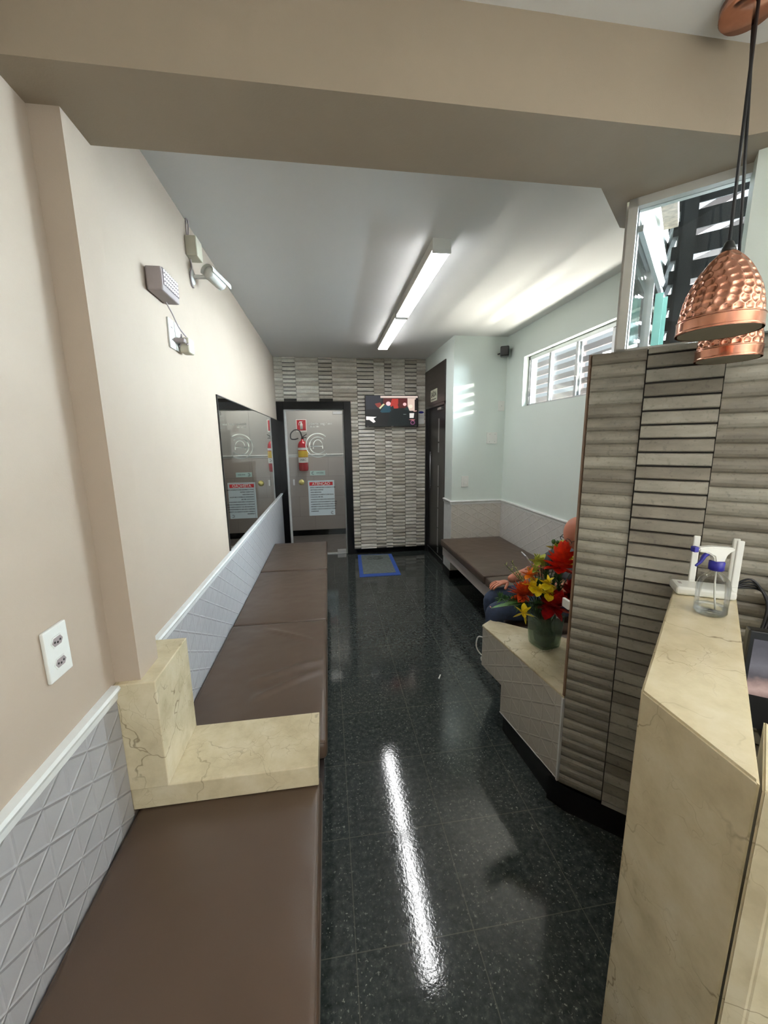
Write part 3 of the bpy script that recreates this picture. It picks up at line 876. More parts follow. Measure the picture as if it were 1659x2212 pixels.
def cushion(name, x0, x1, y0, y1, z0, z1, bev, mat, label, group, lump=.004, piping=True, folds=(), cuts=8):
    t = B(); nx, ny = 12, 14
    box(t, x0, x1, y0, y1, z0, z1); bmesh.ops.recalc_face_normals(t, faces=t.faces[:])
    bmesh.ops.bevel(t, geom=t.edges[:], offset=bev, segments=4, affect='EDGES', profile=.5)
    # top face resubdivided for a soft crown
    top = [f for f in t.faces if f.normal.z > .99]
    r = bmesh.ops.subdivide_edges(t, edges=[e for f in top for e in f.edges], cuts=cuts, use_grid_fill=True)
    rr = random.Random(int(y0 * 100) + 5)
    k = [(rr.uniform(3, 9), rr.uniform(3, 9), rr.uniform(0, 6)) for _ in range(3)]
    for v in t.verts:
        if v.co.z > z1 - .0015:
            d = min(v.co.x - x0, x1 - v.co.x, v.co.y - y0, y1 - v.co.y)
            f = max(0, min(1, (d - bev) / .12))
            for (ax, ay), (bx_, by_), hh, ww in folds:
                A_ = Vector((ax, ay)); AB = Vector((bx_, by_)) - A_; t_ = max(0, min(1, (Vector(v.co[:2]) - A_).dot(AB) / AB.length_squared))
                dd2 = (Vector(v.co[:2]) - A_ - AB * t_).length
                v.co.z += hh * math.exp(-(dd2 / ww) ** 2) * math.sin(math.pi * (.15 + .7 * t_))
            v.co.z += f * (.006 + lump * sum(math.sin(a * v.co.x + b * v.co.y + c) for a, b, c in k) / 3)
    o = thing(name, label, 'cushion', ((x0 + x1) / 2, (y0 + y1) / 2, z0), group)
    for f in t.faces: f.smooth = True
    c = finish('cushion_body', t, mat, o, smooth=True)
    if piping:
        bm = B(); b = bev * .35
        pts = [(x0 + b, y0 + b), (x1 - b, y0 + b), (x1 - b, y1 - b), (x0 + b, y1 - b)]
        for i in range(4): tube(bm, [(*pts[i], z1 - b * .9), (*pts[(i + 1) % 4], z1 - b * .9)], .0025, 6, False)
        finish('seam_piping', bm, mat, o)
    return o


G1 = 'brown seat cushions'
cushion('seat_cushion', 1.235, XR - .012, 2.895, YA - .014, .408, .485, .018, M['leather2'], 'brown seat cushion at the far alcove end of the right bench', G1)
cushion('seat_cushion', 1.24, XR - .012, 2.33, 2.885, .408, .485, .018, M['leather2'], 'brown seat cushion beyond the seated person on the right bench', G1)
cushion('seat_cushion', 1.03, XR - .012, 2.02, 2.322, .408, .487, .018, M['leather2'], 'brown seat cushion under the seated person behind the vase', G1)

pe = thing('bench_end', 'tiled bench end with a triangular cream marble top against the stone partition', 'bench end', (1.0, 1.7, 0))
E1, E2, E3 = Vector((.857, 1.996, 0)), Vector((.885, 1.790, 0)), Vector((.9475, 1.334, 0))
inn = Vector((.9908, .1356, 0))
bm = B(); prism(bm, [(E1.x, E1.y), (E3.x, E3.y), (1.008, 1.408), (1.2, 1.50), (1.2, 1.68), (.93, 2.015)], .28, .520)
prism(bm, [(E2.x, E2.y), (E3.x, E3.y), (1.008, 1.408), (1.1, 1.50), (1.0, 1.79)], .12, .28)
finish('tiled_panel', bm, M['quilt_p'], pe)
bm = B(); prism(bm, [(.853, 1.998), (.943, 1.333), (1.008, 1.408), (1.30, 1.45), (1.30, 1.72), (.93, 2.055)], .520, .5325, bev=.002)
finish('marble_top', bm, M['marble'], pe)
bm = B(); prism(bm, [(E2.x + .02, E2.y), (E3.x - .015, E3.y + .03), (1.0, 1.42), (1.1, 1.50), (1.0, 1.77)], 0, .119)
finish('black_plinth', bm, M['blackstone'], pe)
bm = B(); e = (E3 - E2)
tube(bm, [(E2.x - .001, E2.y, .118), (E3.x - .001, E3.y, .118)], .003, 6, False); finish('white_edge_bead', bm, M['trim'], pe)
bm = B(); q = pp(-.006, -.004); box(bm, q.x - .006, q.x + .004, q.y - .002, q.y + .008, .12, .52); struct('trim_8', bm, M['trim'], label='white corner joint between bench end and partition')
bm = B(); q = pp(-.004, -.0); box(bm, q.x - .003, q.x + .004, q.y, q.y + .01, .535, PH); struct('trim_9', bm, plain('brown_edge_strip', (120, 96, 76), .5), label='thin edge strip of the partition')

# black plinth triangle in front of the partition base
bm = B(); prism(bm, [(.918, 1.367), (.955, 1.30), (pp(.95, .0).x, pp(.95, .0).y), (pp(.95, -.06).x, pp(.95, -.06).y), (pp(.05, -.06).x, pp(.05, -.06).y)], 0, .118)
struct('baseboard_partition_front', bm, M['blackstone'], label='black stone plinth under the stone partition')

# ------------------------------------------------------------------ left bench
lb = thing('wall_bench', 'long dark-based bench along the left wall under the mirror', 'bench', (-.35, 2.9, 0))
bm = B(); box(bm, XL + .008, -.085, 1.16, 4.33, .0, .385); finish('dark_base', bm, M['darkbase'], lb)
bm = B(); box(bm, XL + .008, -.06, 1.16, 4.35, .37, .396); finish('seat_board', bm, M['darkbase'], lb)
lb2 = thing('wall_bench', 'dark-based bench nearest the camera along the left wall', 'bench', (-.35, .2, 0))
bm = B(); box(bm, XL + .008, -.1, -1.2, 1.15, 0, .385); finish('dark_base', bm, M['darkbase'], lb2)
bm = B(); box(bm, XL + .008, -.075, -1.2, 1.15, .37, .396); finish('seat_board', bm, M['darkbase'], lb2)
FOLD = (((-.37, 1.60), (-.09, 1.77), .013, .013), ((-.40, 1.73), (-.06, 1.87), .012, .012), ((-.42, 2.26), (-.10, 2.06), .010, .013), ((-.30, 1.42), (-.12, 1.46), -.004, .02))
cushion('seat_cushion', XL + .01, -.062, -.25, 1.16, .397, .474, .02, M['leather2'], 'dark brown seat cushion in front of the marble ledge, nearest the camera', G1, .003)
cushion('seat_cushion', XL + .01, -.045, 1.30, 2.352, .397, .478, .022, M['leather2'], 'creased brown seat cushion just behind the marble ledge', G1, .003, folds=FOLD, cuts=44)
cushion('seat_cushion', XL + .01, -.045, 2.362, 3.385, .397, .470, .02, M['leather2'], 'brown seat cushion in the middle of the left bench', G1, .003)
cushion('seat_cushion', XL + .01, -.045, 3.395, 4.37, .397, .470, .02, M['leather2'], 'brown seat cushion at the glass door end of the left bench', G1, .003)

ml = thing('marble_ledge', 'cream marble side ledge with upright block between the left bench cushions', 'ledge', (-.36, 1.25, .47))
bm = B(); bbox(bm, XL + .002, -.072, 1.118, 1.378, .477, .552, bev=.003); finish('ledge_slab', bm, M['marble'], ml)
bm = B(); bbox(bm, XL + .002, -.529, 1.112, 1.376, .553, .912, bev=.003); finish('upright_block', bm, M['marble'], ml)

# ------------------------------------------------------------------ mirror
mr = thing('wall_mirror', 'large frameless mirror on the left wall reflecting the glass door', 'mirror', (XL + .006, 3.9, .93))
for a, b in ((2.508, 3.418), (3.423, 4.46), (4.465, YB - .025)):
    bm = B(); box(bm, XL, XL + .006, a, b, .918, 1.876); finish('mirror_panel', bm, M['mirror'], mr)
bm = B(); box(bm, XL, XL + .008, 2.500, 2.508, .918, 1.882); box(bm, XL, XL + .008, 2.5, YB - .025, 1.876, 1.882); finish('dark_edge', bm, M['dark'], mr)

# ------------------------------------------------------------------ left wall fittings
def plate(name, label, cat, o, u, v, w, h, t=.009, mat=None, group=None):
    u = Vector(u); v = Vector(v); n = u.cross(v)
    r = thing(name, label, cat, tuple(Vector(o) - v * h / 2), group)
    bm = B(); bbox(bm, -w / 2, w / 2, -h / 2, h / 2, 0, t, bev=.0025, mat4=frame4(o, u, v, n)); finish('cover_plate', bm, mat or M['plastic'], r)
    return r, frame4(o, u, v, n)


UL = (0, -1, 0)   # seen from the room, right on the left wall is +y
UL = (0, 1, 0)
def lfr(o): return frame4(o, (0, 1, 0), (0, 0, 1), (1, 0, 0))


def hexhole(bm, cx, cy, w, h, z0, z1, m4):
    pts = [(-w / 2, 0), (-w / 3.2, h / 2), (w / 3.2, h / 2), (w / 2, 0), (w / 3.2, -h / 2), (-w / 3.2, -h / 2)]
    a = [bm.verts.new(m4 @ Vector((cx + x, cy + y, z0))) for x, y in pts]; b = [bm.verts.new(m4 @ Vector((cx + x, cy + y, z1))) for x, y in pts]
    bm.faces.new(a); bm.faces.new(b)
    for i in range(6): bm.faces.new([a[i], a[(i + 1) % 6], b[(i + 1) % 6], b[i]])


r = thing('power_outlet', 'white double power outlet low on the near left wall', 'outlet', (XL, .924, 1.07))
m4 = lfr((XL, .924, 1.129))
bm = B(); bbox(bm, -.0385, .0385, -.062, .062, 0, .009, bev=.003, mat4=m4); finish('cover_plate', bm, M['plastic'], r)
for k in (-1, 1):
    bm = B(); hexhole(bm, 0, k * .026, .042, .026, .0088, .0102, m4)
    sk = finish('socket', bm, M['plastic'], r)
    bm = B()
    hexhole(bm, 0, k * .026, .036, .020, .0100, .0104, m4)
    finish('socket_face', bm, M['gray_plastic'], sk)
    bm = B()
    for px, py in ((-.009, 0), (0, -.003), (.009, 0)): lathe(bm, [(.0026, .0104), (.0026, .0108)], mat4=m4 @ Matrix.Translation((px, k * .026 + py, 0)), seg=10)
    finish('pin_holes', bm, M['black'], sk)

em = thing('emergency_light', 'grey emergency LED light on the upper left wall', 'lamp', (XL, 1.83, 2.2))
m4 = lfr((XL, 1.755, 2.205))
bm = B(); bbox(bm, -.085, .085, -.042, .042, .004, .062, bev=.006, mat4=m4); finish('lamp_body', bm, M['gray_plastic'], em)
bm = B(); bbox(bm, -.078, .078, -.020, .040, .061, .064, bev=.001, mat4=m4); finish('lens_panel', bm, plain('grey_lens', (112, 104, 108), .3), em)
bm = B()
for i in range(8):
    for j in range(4): lathe(bm, [(.0045, .064), (.0045, .066), (.002, .067)], mat4=m4 @ Matrix.Translation((-.066 + i * .0185, -.012 + j * .0145, 0)), seg=8)
finish('led_dots', bm, emit('led_dots', (255, 255, 255), .9), em)
bm = B(); tube(bm, [(XL + .02, 1.80, 2.165), (XL + .03, 1.83, 2.13), (XL + .03, 1.90, 2.09), (XL + .05, 1.95, 2.05), (XL + .05, 1.91, 2.025)], .003, 6); finish('power_cord', bm, M['gray_plastic'], em)
bm = B(); bbox(bm, XL + .008, XL + .05, 1.882, 1.915, 2.03, 2.048, bev=.004); finish('plug', bm, M['gray_plastic'], em)

so = thing('socket_plate', 'white two-gang socket plate under the emergency light', 'outlet', (XL, 1.9, 1.99))
for a, b in ((1.842, 1.905), (1.912, 1.975)):
    bm = B(); bbox(bm, XL, XL + .008, a, b, 2.0, 2.12, bev=.002); finish('cover_plate', bm, M['plastic'], so)
bm = B()
for z in (2.085, 2.035):
    bm = B()
    for dy in (-.007, 0, .007): lathe(bm, [(.002, .008), (.002, .0086)], mat4=lfr((XL, 1.872 + dy, z)), seg=8)
    finish('pin_holes', bm, M['dark'], so)
ad = thing('power_adapter', 'cream power adapter plugged into the two-gang socket plate', 'adapter', (XL + .05, 1.96, 2.0))
bm = B(); bbox(bm, XL + .012, XL + .055, 1.93, 2.0, 1.998, 2.062, bev=.006); finish('adapter_body', bm, M['cream_plastic'], ad)
bm = B(); tube(bm, [(XL + .02, 1.935, 2.055), (XL + .03, 1.92, 2.07), (XL + .03, 1.915, 2.04), (XL + .012, 1.93, 2.02)], .003, 6); finish('adapter_cord', bm, M['gray_plastic'], ad)

jb = thing('junction_box', 'cream junction box high on the left wall near the ceiling', 'junction box', (XL, 2.24, 2.5))
bm = B(); bbox(bm, XL, XL + .055, 2.19, 2.28, 2.50, 2.59, bev=.005); finish('box_body', bm, M['cream_plastic'], jb)
bm = B(); tube(bm, [(XL + .006, 2.215, 2.59), (XL + .01, 2.205, 2.66), (XL + .012, 2.235, 2.665), (XL + .006, 2.235, 2.59)], .0035, 6); finish('cable_loop', bm, M['gray_plastic'], jb)
sc = thing('security_camera', 'white bullet security camera on the left wall under the junction box', 'camera', (XL, 2.25, 2.4))
bm = B(); lathe(bm, [(.004, 0), (.038, 0), (.036, .008), (.012, .012)], mat4=lfr((XL, 2.25, 2.425)), seg=24); finish('mount_base', bm, M['plastic'], sc)
bm = B(); tube(bm, [(XL + .008, 2.25, 2.425), (XL + .05, 2.26, 2.43), (XL + .095, 2.28, 2.44)], .010, 10); finish('mount_arm', bm, M['plastic'], sc)
ca = Vector((XL + .085, 2.235, 2.445)); cb_ = Vector((XL + .125, 2.335, 2.420)); dv = (cb_ - ca); Lc = dv.length; dv.normalize()
sidev = dv.cross(Vector((0, 0, 1))).normalized(); cf = frame4(ca, sidev, dv.cross(sidev) * -1, dv)
bm = B(); lathe(bm, [(.004, -.005), (.026, 0), (.03, .01), (.03, Lc * .8), (.026, Lc)], mat4=cf, seg=24); cbd = finish('camera_body', bm, M['plastic'], sc, smooth=False)
bm = B(); lathe(bm, [(.003, Lc), (.018, Lc + .001), (.016, Lc + .003), (.002, Lc + .003)], mat4=cf, seg=20); finish('lens', bm, M['black'], cbd)
bm = B(); pr = []
for i in range(13):
    a = math.radians(-10 + 200 * i / 12)
    pr.append([bm.verts.new(cf @ Vector((rr_ * math.cos(a), rr_ * math.sin(a), zz_))) for rr_, zz_ in ((.036, -.01), (.036, Lc + .03), (.033, Lc + .03), (.033, -.01))])
for p, q in zip(pr, pr[1:]):
    for k in range(4): bm.faces.new([p[k], p[(k + 1) % 4], q[(k + 1) % 4], q[k]])
finish('sun_shield', bm, M['plastic'], sc)
bm = B(); tube(bm, [(XL + .006, 2.235, 2.50), (XL + .008, 2.235, 2.46), (XL + .006, 2.215, 2.43), (XL + .006, 2.22, 2.385), (XL + .006, 2.25, 2.375)], .0045, 6); finish('signal_cable', bm, M['gray_plastic'], sc)

# ------------------------------------------------------------------ right wall fittings
FA = lambda x, z: frame4((x, YA, z), (1, 0, 0), (0, 0, 1), (0, -1, 0))


def aplate(name, label, cat, x0, x1, z0, z1, t=.01):
    r = thing(name, label, cat, ((x0 + x1) / 2, YA, z0))
    bm = B(); bbox(bm, x0, x1, YA - t, YA, z0, z1, bev=.002); finish('cover_plate', bm, M['plastic'], r); return r


r = aplate('light_switch', 'white switch plate with two rockers, lowest on the alcove wall', 'switch', 1.472, 1.553, 1.072, 1.195)
for k in (-1, 1):
    bm = B(); bbox(bm, 1.496, 1.53, YA - .014, YA - .009, 1.134 + k * .022 - .016, 1.134 + k * .022 + .016, bev=.002); finish('rocker', bm, M['plastic'], r)
r = aplate('blank_plate', 'square blank cover plate with four screws on the alcove wall', 'cover plate', 1.752, 1.872, 1.548, 1.67)
for xx in (1.785, 1.845):
    for z in (1.568, 1.65):
        bm = B(); lathe(bm, [(.004, .010), (.004, .012)], mat4=FA(xx, z), seg=10); finish('screw', bm, M['steel'], r)
r = aplate('blank_plate', 'upright blank cover plate under the speaker in the alcove corner', 'cover plate', 1.874, 1.944, 1.90, 2.008)
bm = B(); lathe(bm, [(.004, .010), (.004, .012)], mat4=FA(1.909, 1.954), seg=10); finish('screw', bm, M['steel'], r)
sp = thing('wall_speaker', 'small black speaker high in the alcove corner', 'speaker', (1.87, YA - .05, 2.46))
m4 = Matrix.Translation((1.885, YA - .085, 2.5)) @ Matrix.Rotation(math.radians(-25), 4, 'Z')
bm = B(); bbox(bm, -.045, .045, -.045, .045, -.05, .05, bev=.012, mat4=m4); finish('speaker_body', bm, M['black'], sp)
bm = B(); tube(bm, [(1.85, YA, 2.49), (1.87, YA - .06, 2.49)], .008, 8, False); finish('speaker_bracket', bm, M['black'], sp)

# ------------------------------------------------------------------ TV and calendar
tv = thing('wall_tv', 'flat television showing a dark film scene on the stone tiled wall', 'television', (.88, YB - .03, 1.78))
tz0, tz1, tx0, tx1 = 1.782, 2.192, .52, 1.243
bm = B(); bbox(bm, tx0, tx1, YB - .075, YB - .03, tz0, tz1, bev=.004); finish('tv_casing', bm, M['black'], tv)
bm = B(); box(bm, .78, .98, YB - .03, YB - .005, 1.9, 2.08); finish('wall_mount', bm, M['black'], tv)
pal = {}


def pm(c):
    if c not in pal: pal[c] = emit('screen_colour_%02x%02x%02x' % c, c, 1.0 if max(c) > 200 else .75, (8, 8, 8))
    return pal[c]


sx0, sx1, sz0, sz1 = tx0 + .008, tx1 - .008, tz0 + .012, tz1 - .008
shp = [((18, 16, 18), [(0, 0), (1, 0), (1, 1), (0, 1)]),
       ((40, 42, 52), [(0, .55), (.30, .55), (.30, 1), (0, 1)]),
       ((206, 188, 176), [(.28, .93), (1, .93), (1, 1), (.28, 1)]),
       ((92, 26, 24), [(.33, .58), (.8, .58), (.8, .92), (.33, .92)]),
       ((196, 60, 50), [(.45, .58), (.62, .58), (.62, .9), (.50, .9)]),
       ((214, 190, 176), [(.8, .5), (.96, .5), (.96, .92), (.8, .92)]),
       ((30, 24, 24), [(.94, .2), (1, .2), (1, .88), (.94, .88)]),
       ((150, 60, 50), [(.17, .74), (.27, .78), (.3, .70), (.24, .6), (.2, .66)]),
       ((206, 206, 160), [(.27, .56), (.36, .72), (.33, .74), (.25, .6)]),
       ((28, 76, 92), [(.27, .48), (.36, .7), (.46, .68), (.54, .52), (.5, .45), (.3, .44)]),
       ((16, 34, 36), [(.46, .6), (.52, .68), (.55, .5), (.5, .42)]),
       ((240, 196, 200), 'c', (.43, .74, .045)), ((240, 190, 190), 'c', (.745, .72, .034)),
       ((230, 220, 200), 'c', (.86, .65, .04)), ((90, 40, 36), 'c', (.66, .70, .05)),
       ((10, 22, 24), [(.40, 0), (.84, 0), (.84, .5), (.72, .6), (.58, .58), (.46, .48)]),
       ((20, 50, 50), [(.72, .55), (.80, .66), (.84, .5)]),
       ((232, 228, 226), [(0, .2), (.0, .32), (.2, .3), (.14, .24), (.18, .14), (.14, .1), (.06, .2)]),
       ((220, 216, 210), [(.84, .26), (.92, .26), (.93, .42), (.84, .42)]),
       ((240, 190, 180), [(.92, .47), (.98, .49), (.98, .51), (.92, .49)]),
       ((150, 90, 130), 'c', (.90, .10, .045)), ((26, 12, 26), 'c', (.90, .10, .03)), ((190, 120, 120), [(.82, .2), (.92, .16), (.95, .2), (.9, .22)]),
       ((150, 160, 156), [(.72, .37), (.78, .38), (.77, .39), (.72, .39)])]
bm = B(); mats = []
for li, s in enumerate(shp):
    c = s[0]; mt = pm(c)
    if mt not in mats: mats.append(mt)
    if s[1] == 'c': cx, cy, rad = s[2]; pts = [(cx + rad * math.cos(2 * math.pi * k / 16), cy + rad * 1.6 * math.sin(2 * math.pi * k / 16)) for k in range(16)]
    else: pts = s[1]
    f = bm.faces.new([bm.verts.new((sx0 + a * (sx1 - sx0), YB - .0752 - .00004 * li, sz0 + b * (sz1 - sz0))) for a, b in pts])
    f.material_index = mats.index(mt)
finish('tv_screen', bm, mats, tv)
for k in (.02, .48, .93):
    bm = B(); box(bm, tx0 + k * (tx1 - tx0), tx0 + k * (tx1 - tx0) + .03, YB - .0765, YB - .075, tz0 + .002, tz0 + .008); finish('badge_mark', bm, M['gray_plastic'], tv)
cl = thing('wall_calendar', 'small tear-off calendar with a blue oval beside the television', 'calendar', (1.295, YB - .02, 1.81))
bm = B(); bbox(bm, 1.25, 1.34, YB - .024, YB - .018, 1.815, 1.995, bev=.001); finish('calendar_sheet', bm, M['plastic'], cl)
bm = B(); lathe(bm, [(.002, 0), (.038, 0), (.038, .001), (.002, .001)], mat4=frame4((1.295, YB - .024, 1.972), (1, 0, 0), (0, 0, 1), (0, -1, 0)) @ Matrix.Diagonal((1, .42, 1, 1)), seg=24); finish('oval_mark', bm, M['blue'], cl)
bm = B()
for i in range(6):
    for j in range(5): box(bm, 1.262 + i * .012, 1.269 + i * .012, YB - .0248, YB - .024, 1.885 + j * .012, 1.891 + j * .012)
finish('date_grid', bm, M['gray_plastic'], cl)

# ------------------------------------------------------------------ ceiling lights
lit = emit('lit_diffuser', (250, 250, 250), 30)


def ceil_light(y0, y1, label):
    r = thing('ceiling_light', label, 'ceiling light', (.657, (y0 + y1) / 2, 2.6), 'slim ceiling lights in one line')
    bm = B(); bbox(bm, .605, .709, y0, y1, 2.612, ZC, bev=.002); finish('housing', bm, M['plastic'], r)
    bm = B(); bbox(bm, .609, .705, y0 + .012, y1 - .012, 2.600, 2.6118, bev=.003); finish('diffuser', bm, lit, r)
    for ya in (y0, y1 - .011):
        bm = B(); box(bm, .605, .709, ya, ya + .011, 2.598, 2.612); finish('end_cap', bm, M['plastic'], r)


ceil_light(2.25, 3.385, 'lit slim ceiling light nearer the beam')
ceil_light(3.43, 4.55, 'lit slim ceiling light nearer the television wall')

# ------------------------------------------------------------------ floor mat
mt = thing('door_mat', 'blue-edged grey mat on the floor before the tiled wall', 'mat', (.58, 4.83, 0))
co = [(.365, 5.285), (.845, 5.25), (.818, 4.375), (.318, 4.385)]
bm = B(); prism(bm, co, .0, .006); finish('mat_border', bm, M['matblue'], mt)
cc = Vector((.587, 4.82)); ci = [(cc.x + (x - cc.x) * .80, cc.y + (y - cc.y) * .88 + .03) for x, y in co]
bm = B(); prism(bm, ci, .006, .009); finish('mat_pile', bm, M['matgray'], mt)
bm = B(); arc(bm, (.62, 5.08, .0105), (1, 0, 0), (0, 1, 0), .06, .012, 50, 310, 20); arc(bm, (.66, 5.08, .0105), (1, 0, 0), (0, 1, 0), .035, .01, 0, 360, 20); arc(bm, (.52, 5.08, .0105), (1, 0, 0), (0, 1, 0), .035, .01, 50, 310, 20)
finish('mat_emblem', bm, M['black'], mt)

# ------------------------------------------------------------------ reception counter
CA, CB = Vector((.587, .600, 0)), Vector((.586, .386, 0)); cdv = Vector((.746, .665, 0)).normalized()
CF = Vector((1.150, 1.092, 0)); CG = Vector((1.258, .984, 0))
ct = thing('reception_counter', 'tall cream marble reception counter running up to the stone partition', 'counter', (.9, .75, 0))
bm = B(); prism(bm, [(CA.x, CA.y), (CB.x, CB.y), (CG.x, CG.y), (CF.x, CF.y)], 0, 1.115, bev=.004); finish('counter_body', bm, M['marble'], ct)
bm = B(); prism(bm, [(.588, .384), (.605, .362), (.70, .30), (.74, .50)], 0, 1.108, bev=.003); finish('corner_return', bm, M['marble'], ct, label='bevelled marble corner')
dk = thing('reception_desk', 'black desk surface behind the marble counter', 'desk', (1.7, .3, 0))
bm = B(); prism(bm, [(.80, .30), (1.30, .90), (1.9, .40), (1.5, -.3), (1.0, .1)], .70, .74); finish('desk_top', bm, M['desk'], dk)
bm = B(); prism(bm, [(1.29, .86), (1.85, .40), (1.80, .36), (1.27, .83)], 0, .70); finish('desk_panel', bm, M['desk'], dk)
mo = thing('computer_monitor', 'computer monitor with a grey landscape screen behind the counter', 'monitor', (1.35, .8, .74))
mm = Matrix.Translation((1.105, .815, 0)) @ Matrix.Rotation(math.radians(-36), 4, 'Z')
bm = B(); bbox(bm, 0, .52, 0, .03, .80, 1.085, bev=.004, mat4=mm); finish('monitor_casing', bm, M['black'], mo)


def screen_m():
    t = NT('monitor_picture'); p = t.pos(); sp_ = t.n('ShaderNodeSeparateXYZ'); t.l(p, sp_.inputs[0])
    z = t.math('DIVIDE', t.math('SUBTRACT', sp_.outputs[2], .82), .245)
    z = t.math('ADD', z, t.math('MULTIPLY', t.math('SUBTRACT', t.noise(p, 22, 4), .5), .22))
    c = t.ramp(z, [(.30, srgb(120, 96, 92)), (.42, srgb(196, 168, 158)), (.5, srgb(150, 128, 122)), (.56, srgb(96, 92, 96)), (.7, srgb(120, 118, 124)), (.9, srgb(84, 82, 88))])
    t.set(color=(0, 0, 0, 1), emis=c, estr=.8, rough=.2); return t.m


bm = B(); box(bm, .012, .508, -.0015, 0, .90, 1.062, mat4=mm); finish('monitor_screen', bm, screen_m(), mo)
bm = B(); box(bm, .23, .29, .0, .03, .76, .82, mat4=mm); box(bm, .14, .38, -.06, .10, .741, .755, mat4=mm); finish('monitor_stand', bm, M['black'], mo)

# spray bottle
sb = thing('spray_bottle', 'clear spray bottle with white and blue trigger on the marble counter', 'bottle', (1.035, .868, 1.115))
bc = (1.035, .868, 0)
bm = B(); lathe(bm, [(.006, 1.1165), (.034, 1.1165), (.0375, 1.122), (.0375, 1.196), (.034, 1.212), (.022, 1.227), (.013, 1.234), (.013, 1.246)], c=bc, seg=40, caps=False); finish('bottle_body', bm, M['bottleglass'], sb)
bm = B(); lathe(bm, [(.001, 1.119), (.034, 1.119), (.0352, 1.124), (.0352, 1.138), (.001, 1.138)], c=bc, seg=40, caps=False); finish('liquid', bm, thin_glass('clear_liquid', (.93, .95, .95, 1), .05), sb)
bm = B(); lathe(bm, [(.015, 1.240), (.0175, 1.242), (.0175, 1.264), (.014, 1.266)], c=bc, seg=28); finish('blue_collar', bm, M['blue'], sb)
hd = Vector((-.985, .174, 0)); hm = frame4((bc[0], bc[1], 1.264), hd, (0, 0, 1), hd.cross(Vector((0, 0, 1))))
bm = B(); prf = [(-.014, 0), (.012, 0), (.016, .016), (.034, .026), (.058, .030), (.058, .041), (.02, .044), (-.034, .040), (-.038, .034), (-.022, .024), (-.016, .012)]
t = B(); va = [t.verts.new((x, y, -.010)) for x, y in prf]; vb = [t.verts.new((x, y, .010)) for x, y in prf]; t.faces.new(va); t.faces.new(vb[::-1])
for k in range(len(prf)): t.faces.new([va[k], va[(k + 1) % len(prf)], vb[(k + 1) % len(prf)], vb[k]])
bmesh.ops.recalc_face_normals(t, faces=t.faces[:]); bmesh.ops.bevel(t, geom=t.edges[:], offset=.003, segments=2, affect='EDGES'); merge(bm, t, hm)
finish('sprayer_head', bm, M['plastic'], sb)
bm = B(); bbox(bm, .058, .070, .028, .043, -.008, .008, bev=.002, mat4=hm); finish('nozzle', bm, M['blue'], sb)
bm = B(); tube(bm, [hm @ Vector(p) for p in ((.022, .028, 0), (.036, .016, 0), (.044, .0, 0), (.056, -.012, 0))], [.007, .003], 8); finish('trigger', bm, M['blue'], sb)
bm = B(); tube(bm, [(bc[0], bc[1], 1.26), (bc[0] + .004, bc[1], 1.19), (bc[0] + .016, bc[1], 1.125)], .0022, 6); finish('dip_tube', bm, M['plastic'], sb)

# router
ro = thing('wifi_router', 'white router with upright antennas behind the spray bottle', 'router', (1.15, 1.0, 1.115))
ru = Vector((.856, -.516, 0)).normalized(); rm = frame4((1.135, .985, 1.117), ru, Vector((.516, .856, 0)), (0, 0, 1))
bm = B(); bbox(bm, -.075, .075, -.036, .045, 0, .026, bev=.008, seg=3, mat4=rm); finish('router_body', bm, M['plastic'], ro)
for ax_, ay_, lean in ((-.018, .040, 0), (.078, .006, .02), (.078, .035, .01)):
    bm = B(); bbox(bm, ax_ - .008, ax_ + .008, ay_ - .006, ay_ + .006, .006, .03, bev=.002, mat4=rm)
    bbox(bm, ax_ - .009, ax_ + .009, ay_ - .004, ay_ + .004, .028, .175, bev=.003, mat4=rm); finish('antenna', bm, M['plastic'], ro)
bm = B(); bbox(bm, -.06, -.052, -.0, .02, .026, .0265, bev=.0002, mat4=rm); finish('status_mark', bm, M['gray_plastic'], ro)
cbm = thing('cable_bundle', 'black cables hanging beside the router behind the counter edge', 'cable', (1.25, .98, .95))
for k in range(4):
    o2 = .012 * k
    bm = B(); tube(bm, [(1.235, .985, 1.13), (1.27 + o2, .955, 1.165 - o2), (1.305 + o2, .93, 1.10 - o2), (1.29 + o2, .92, 1.02), (1.25, .91, .98 - o2)], .0035, 6); finish('cable', bm, M['cable'], cbm)

# small white cable near the bench end
bm = B(); tube(bm, [(.875, 1.99, .45), (.845, 2.03, .44), (.835, 2.03, .38), (.855, 2.01, .34), (.875, 1.99, .335)], .004, 8); tube(bm, [(.87, 2.0, .33), (.862, 2.01, .31), (.87, 2.0, .29)], .007, 8)
tag(finish('white_cable', bm, M['plastic']), 'loose white cable loop sticking out beside the tiled bench end', 'cable')

# ------------------------------------------------------------------ pendants
rs_ = thing('ceiling_rosette', 'copper ceiling rosette holding the two pendant cords', 'rosette', (.985, .905, ZN - .02))
bm = B(); lathe(bm, [(.004, ZN - .03), (.05, ZN - .028), (.056, ZN - .02), (.056, ZN)], c=(.975, .925, 0), seg=40); finish('rosette_cup', bm, M['copper'], rs_)


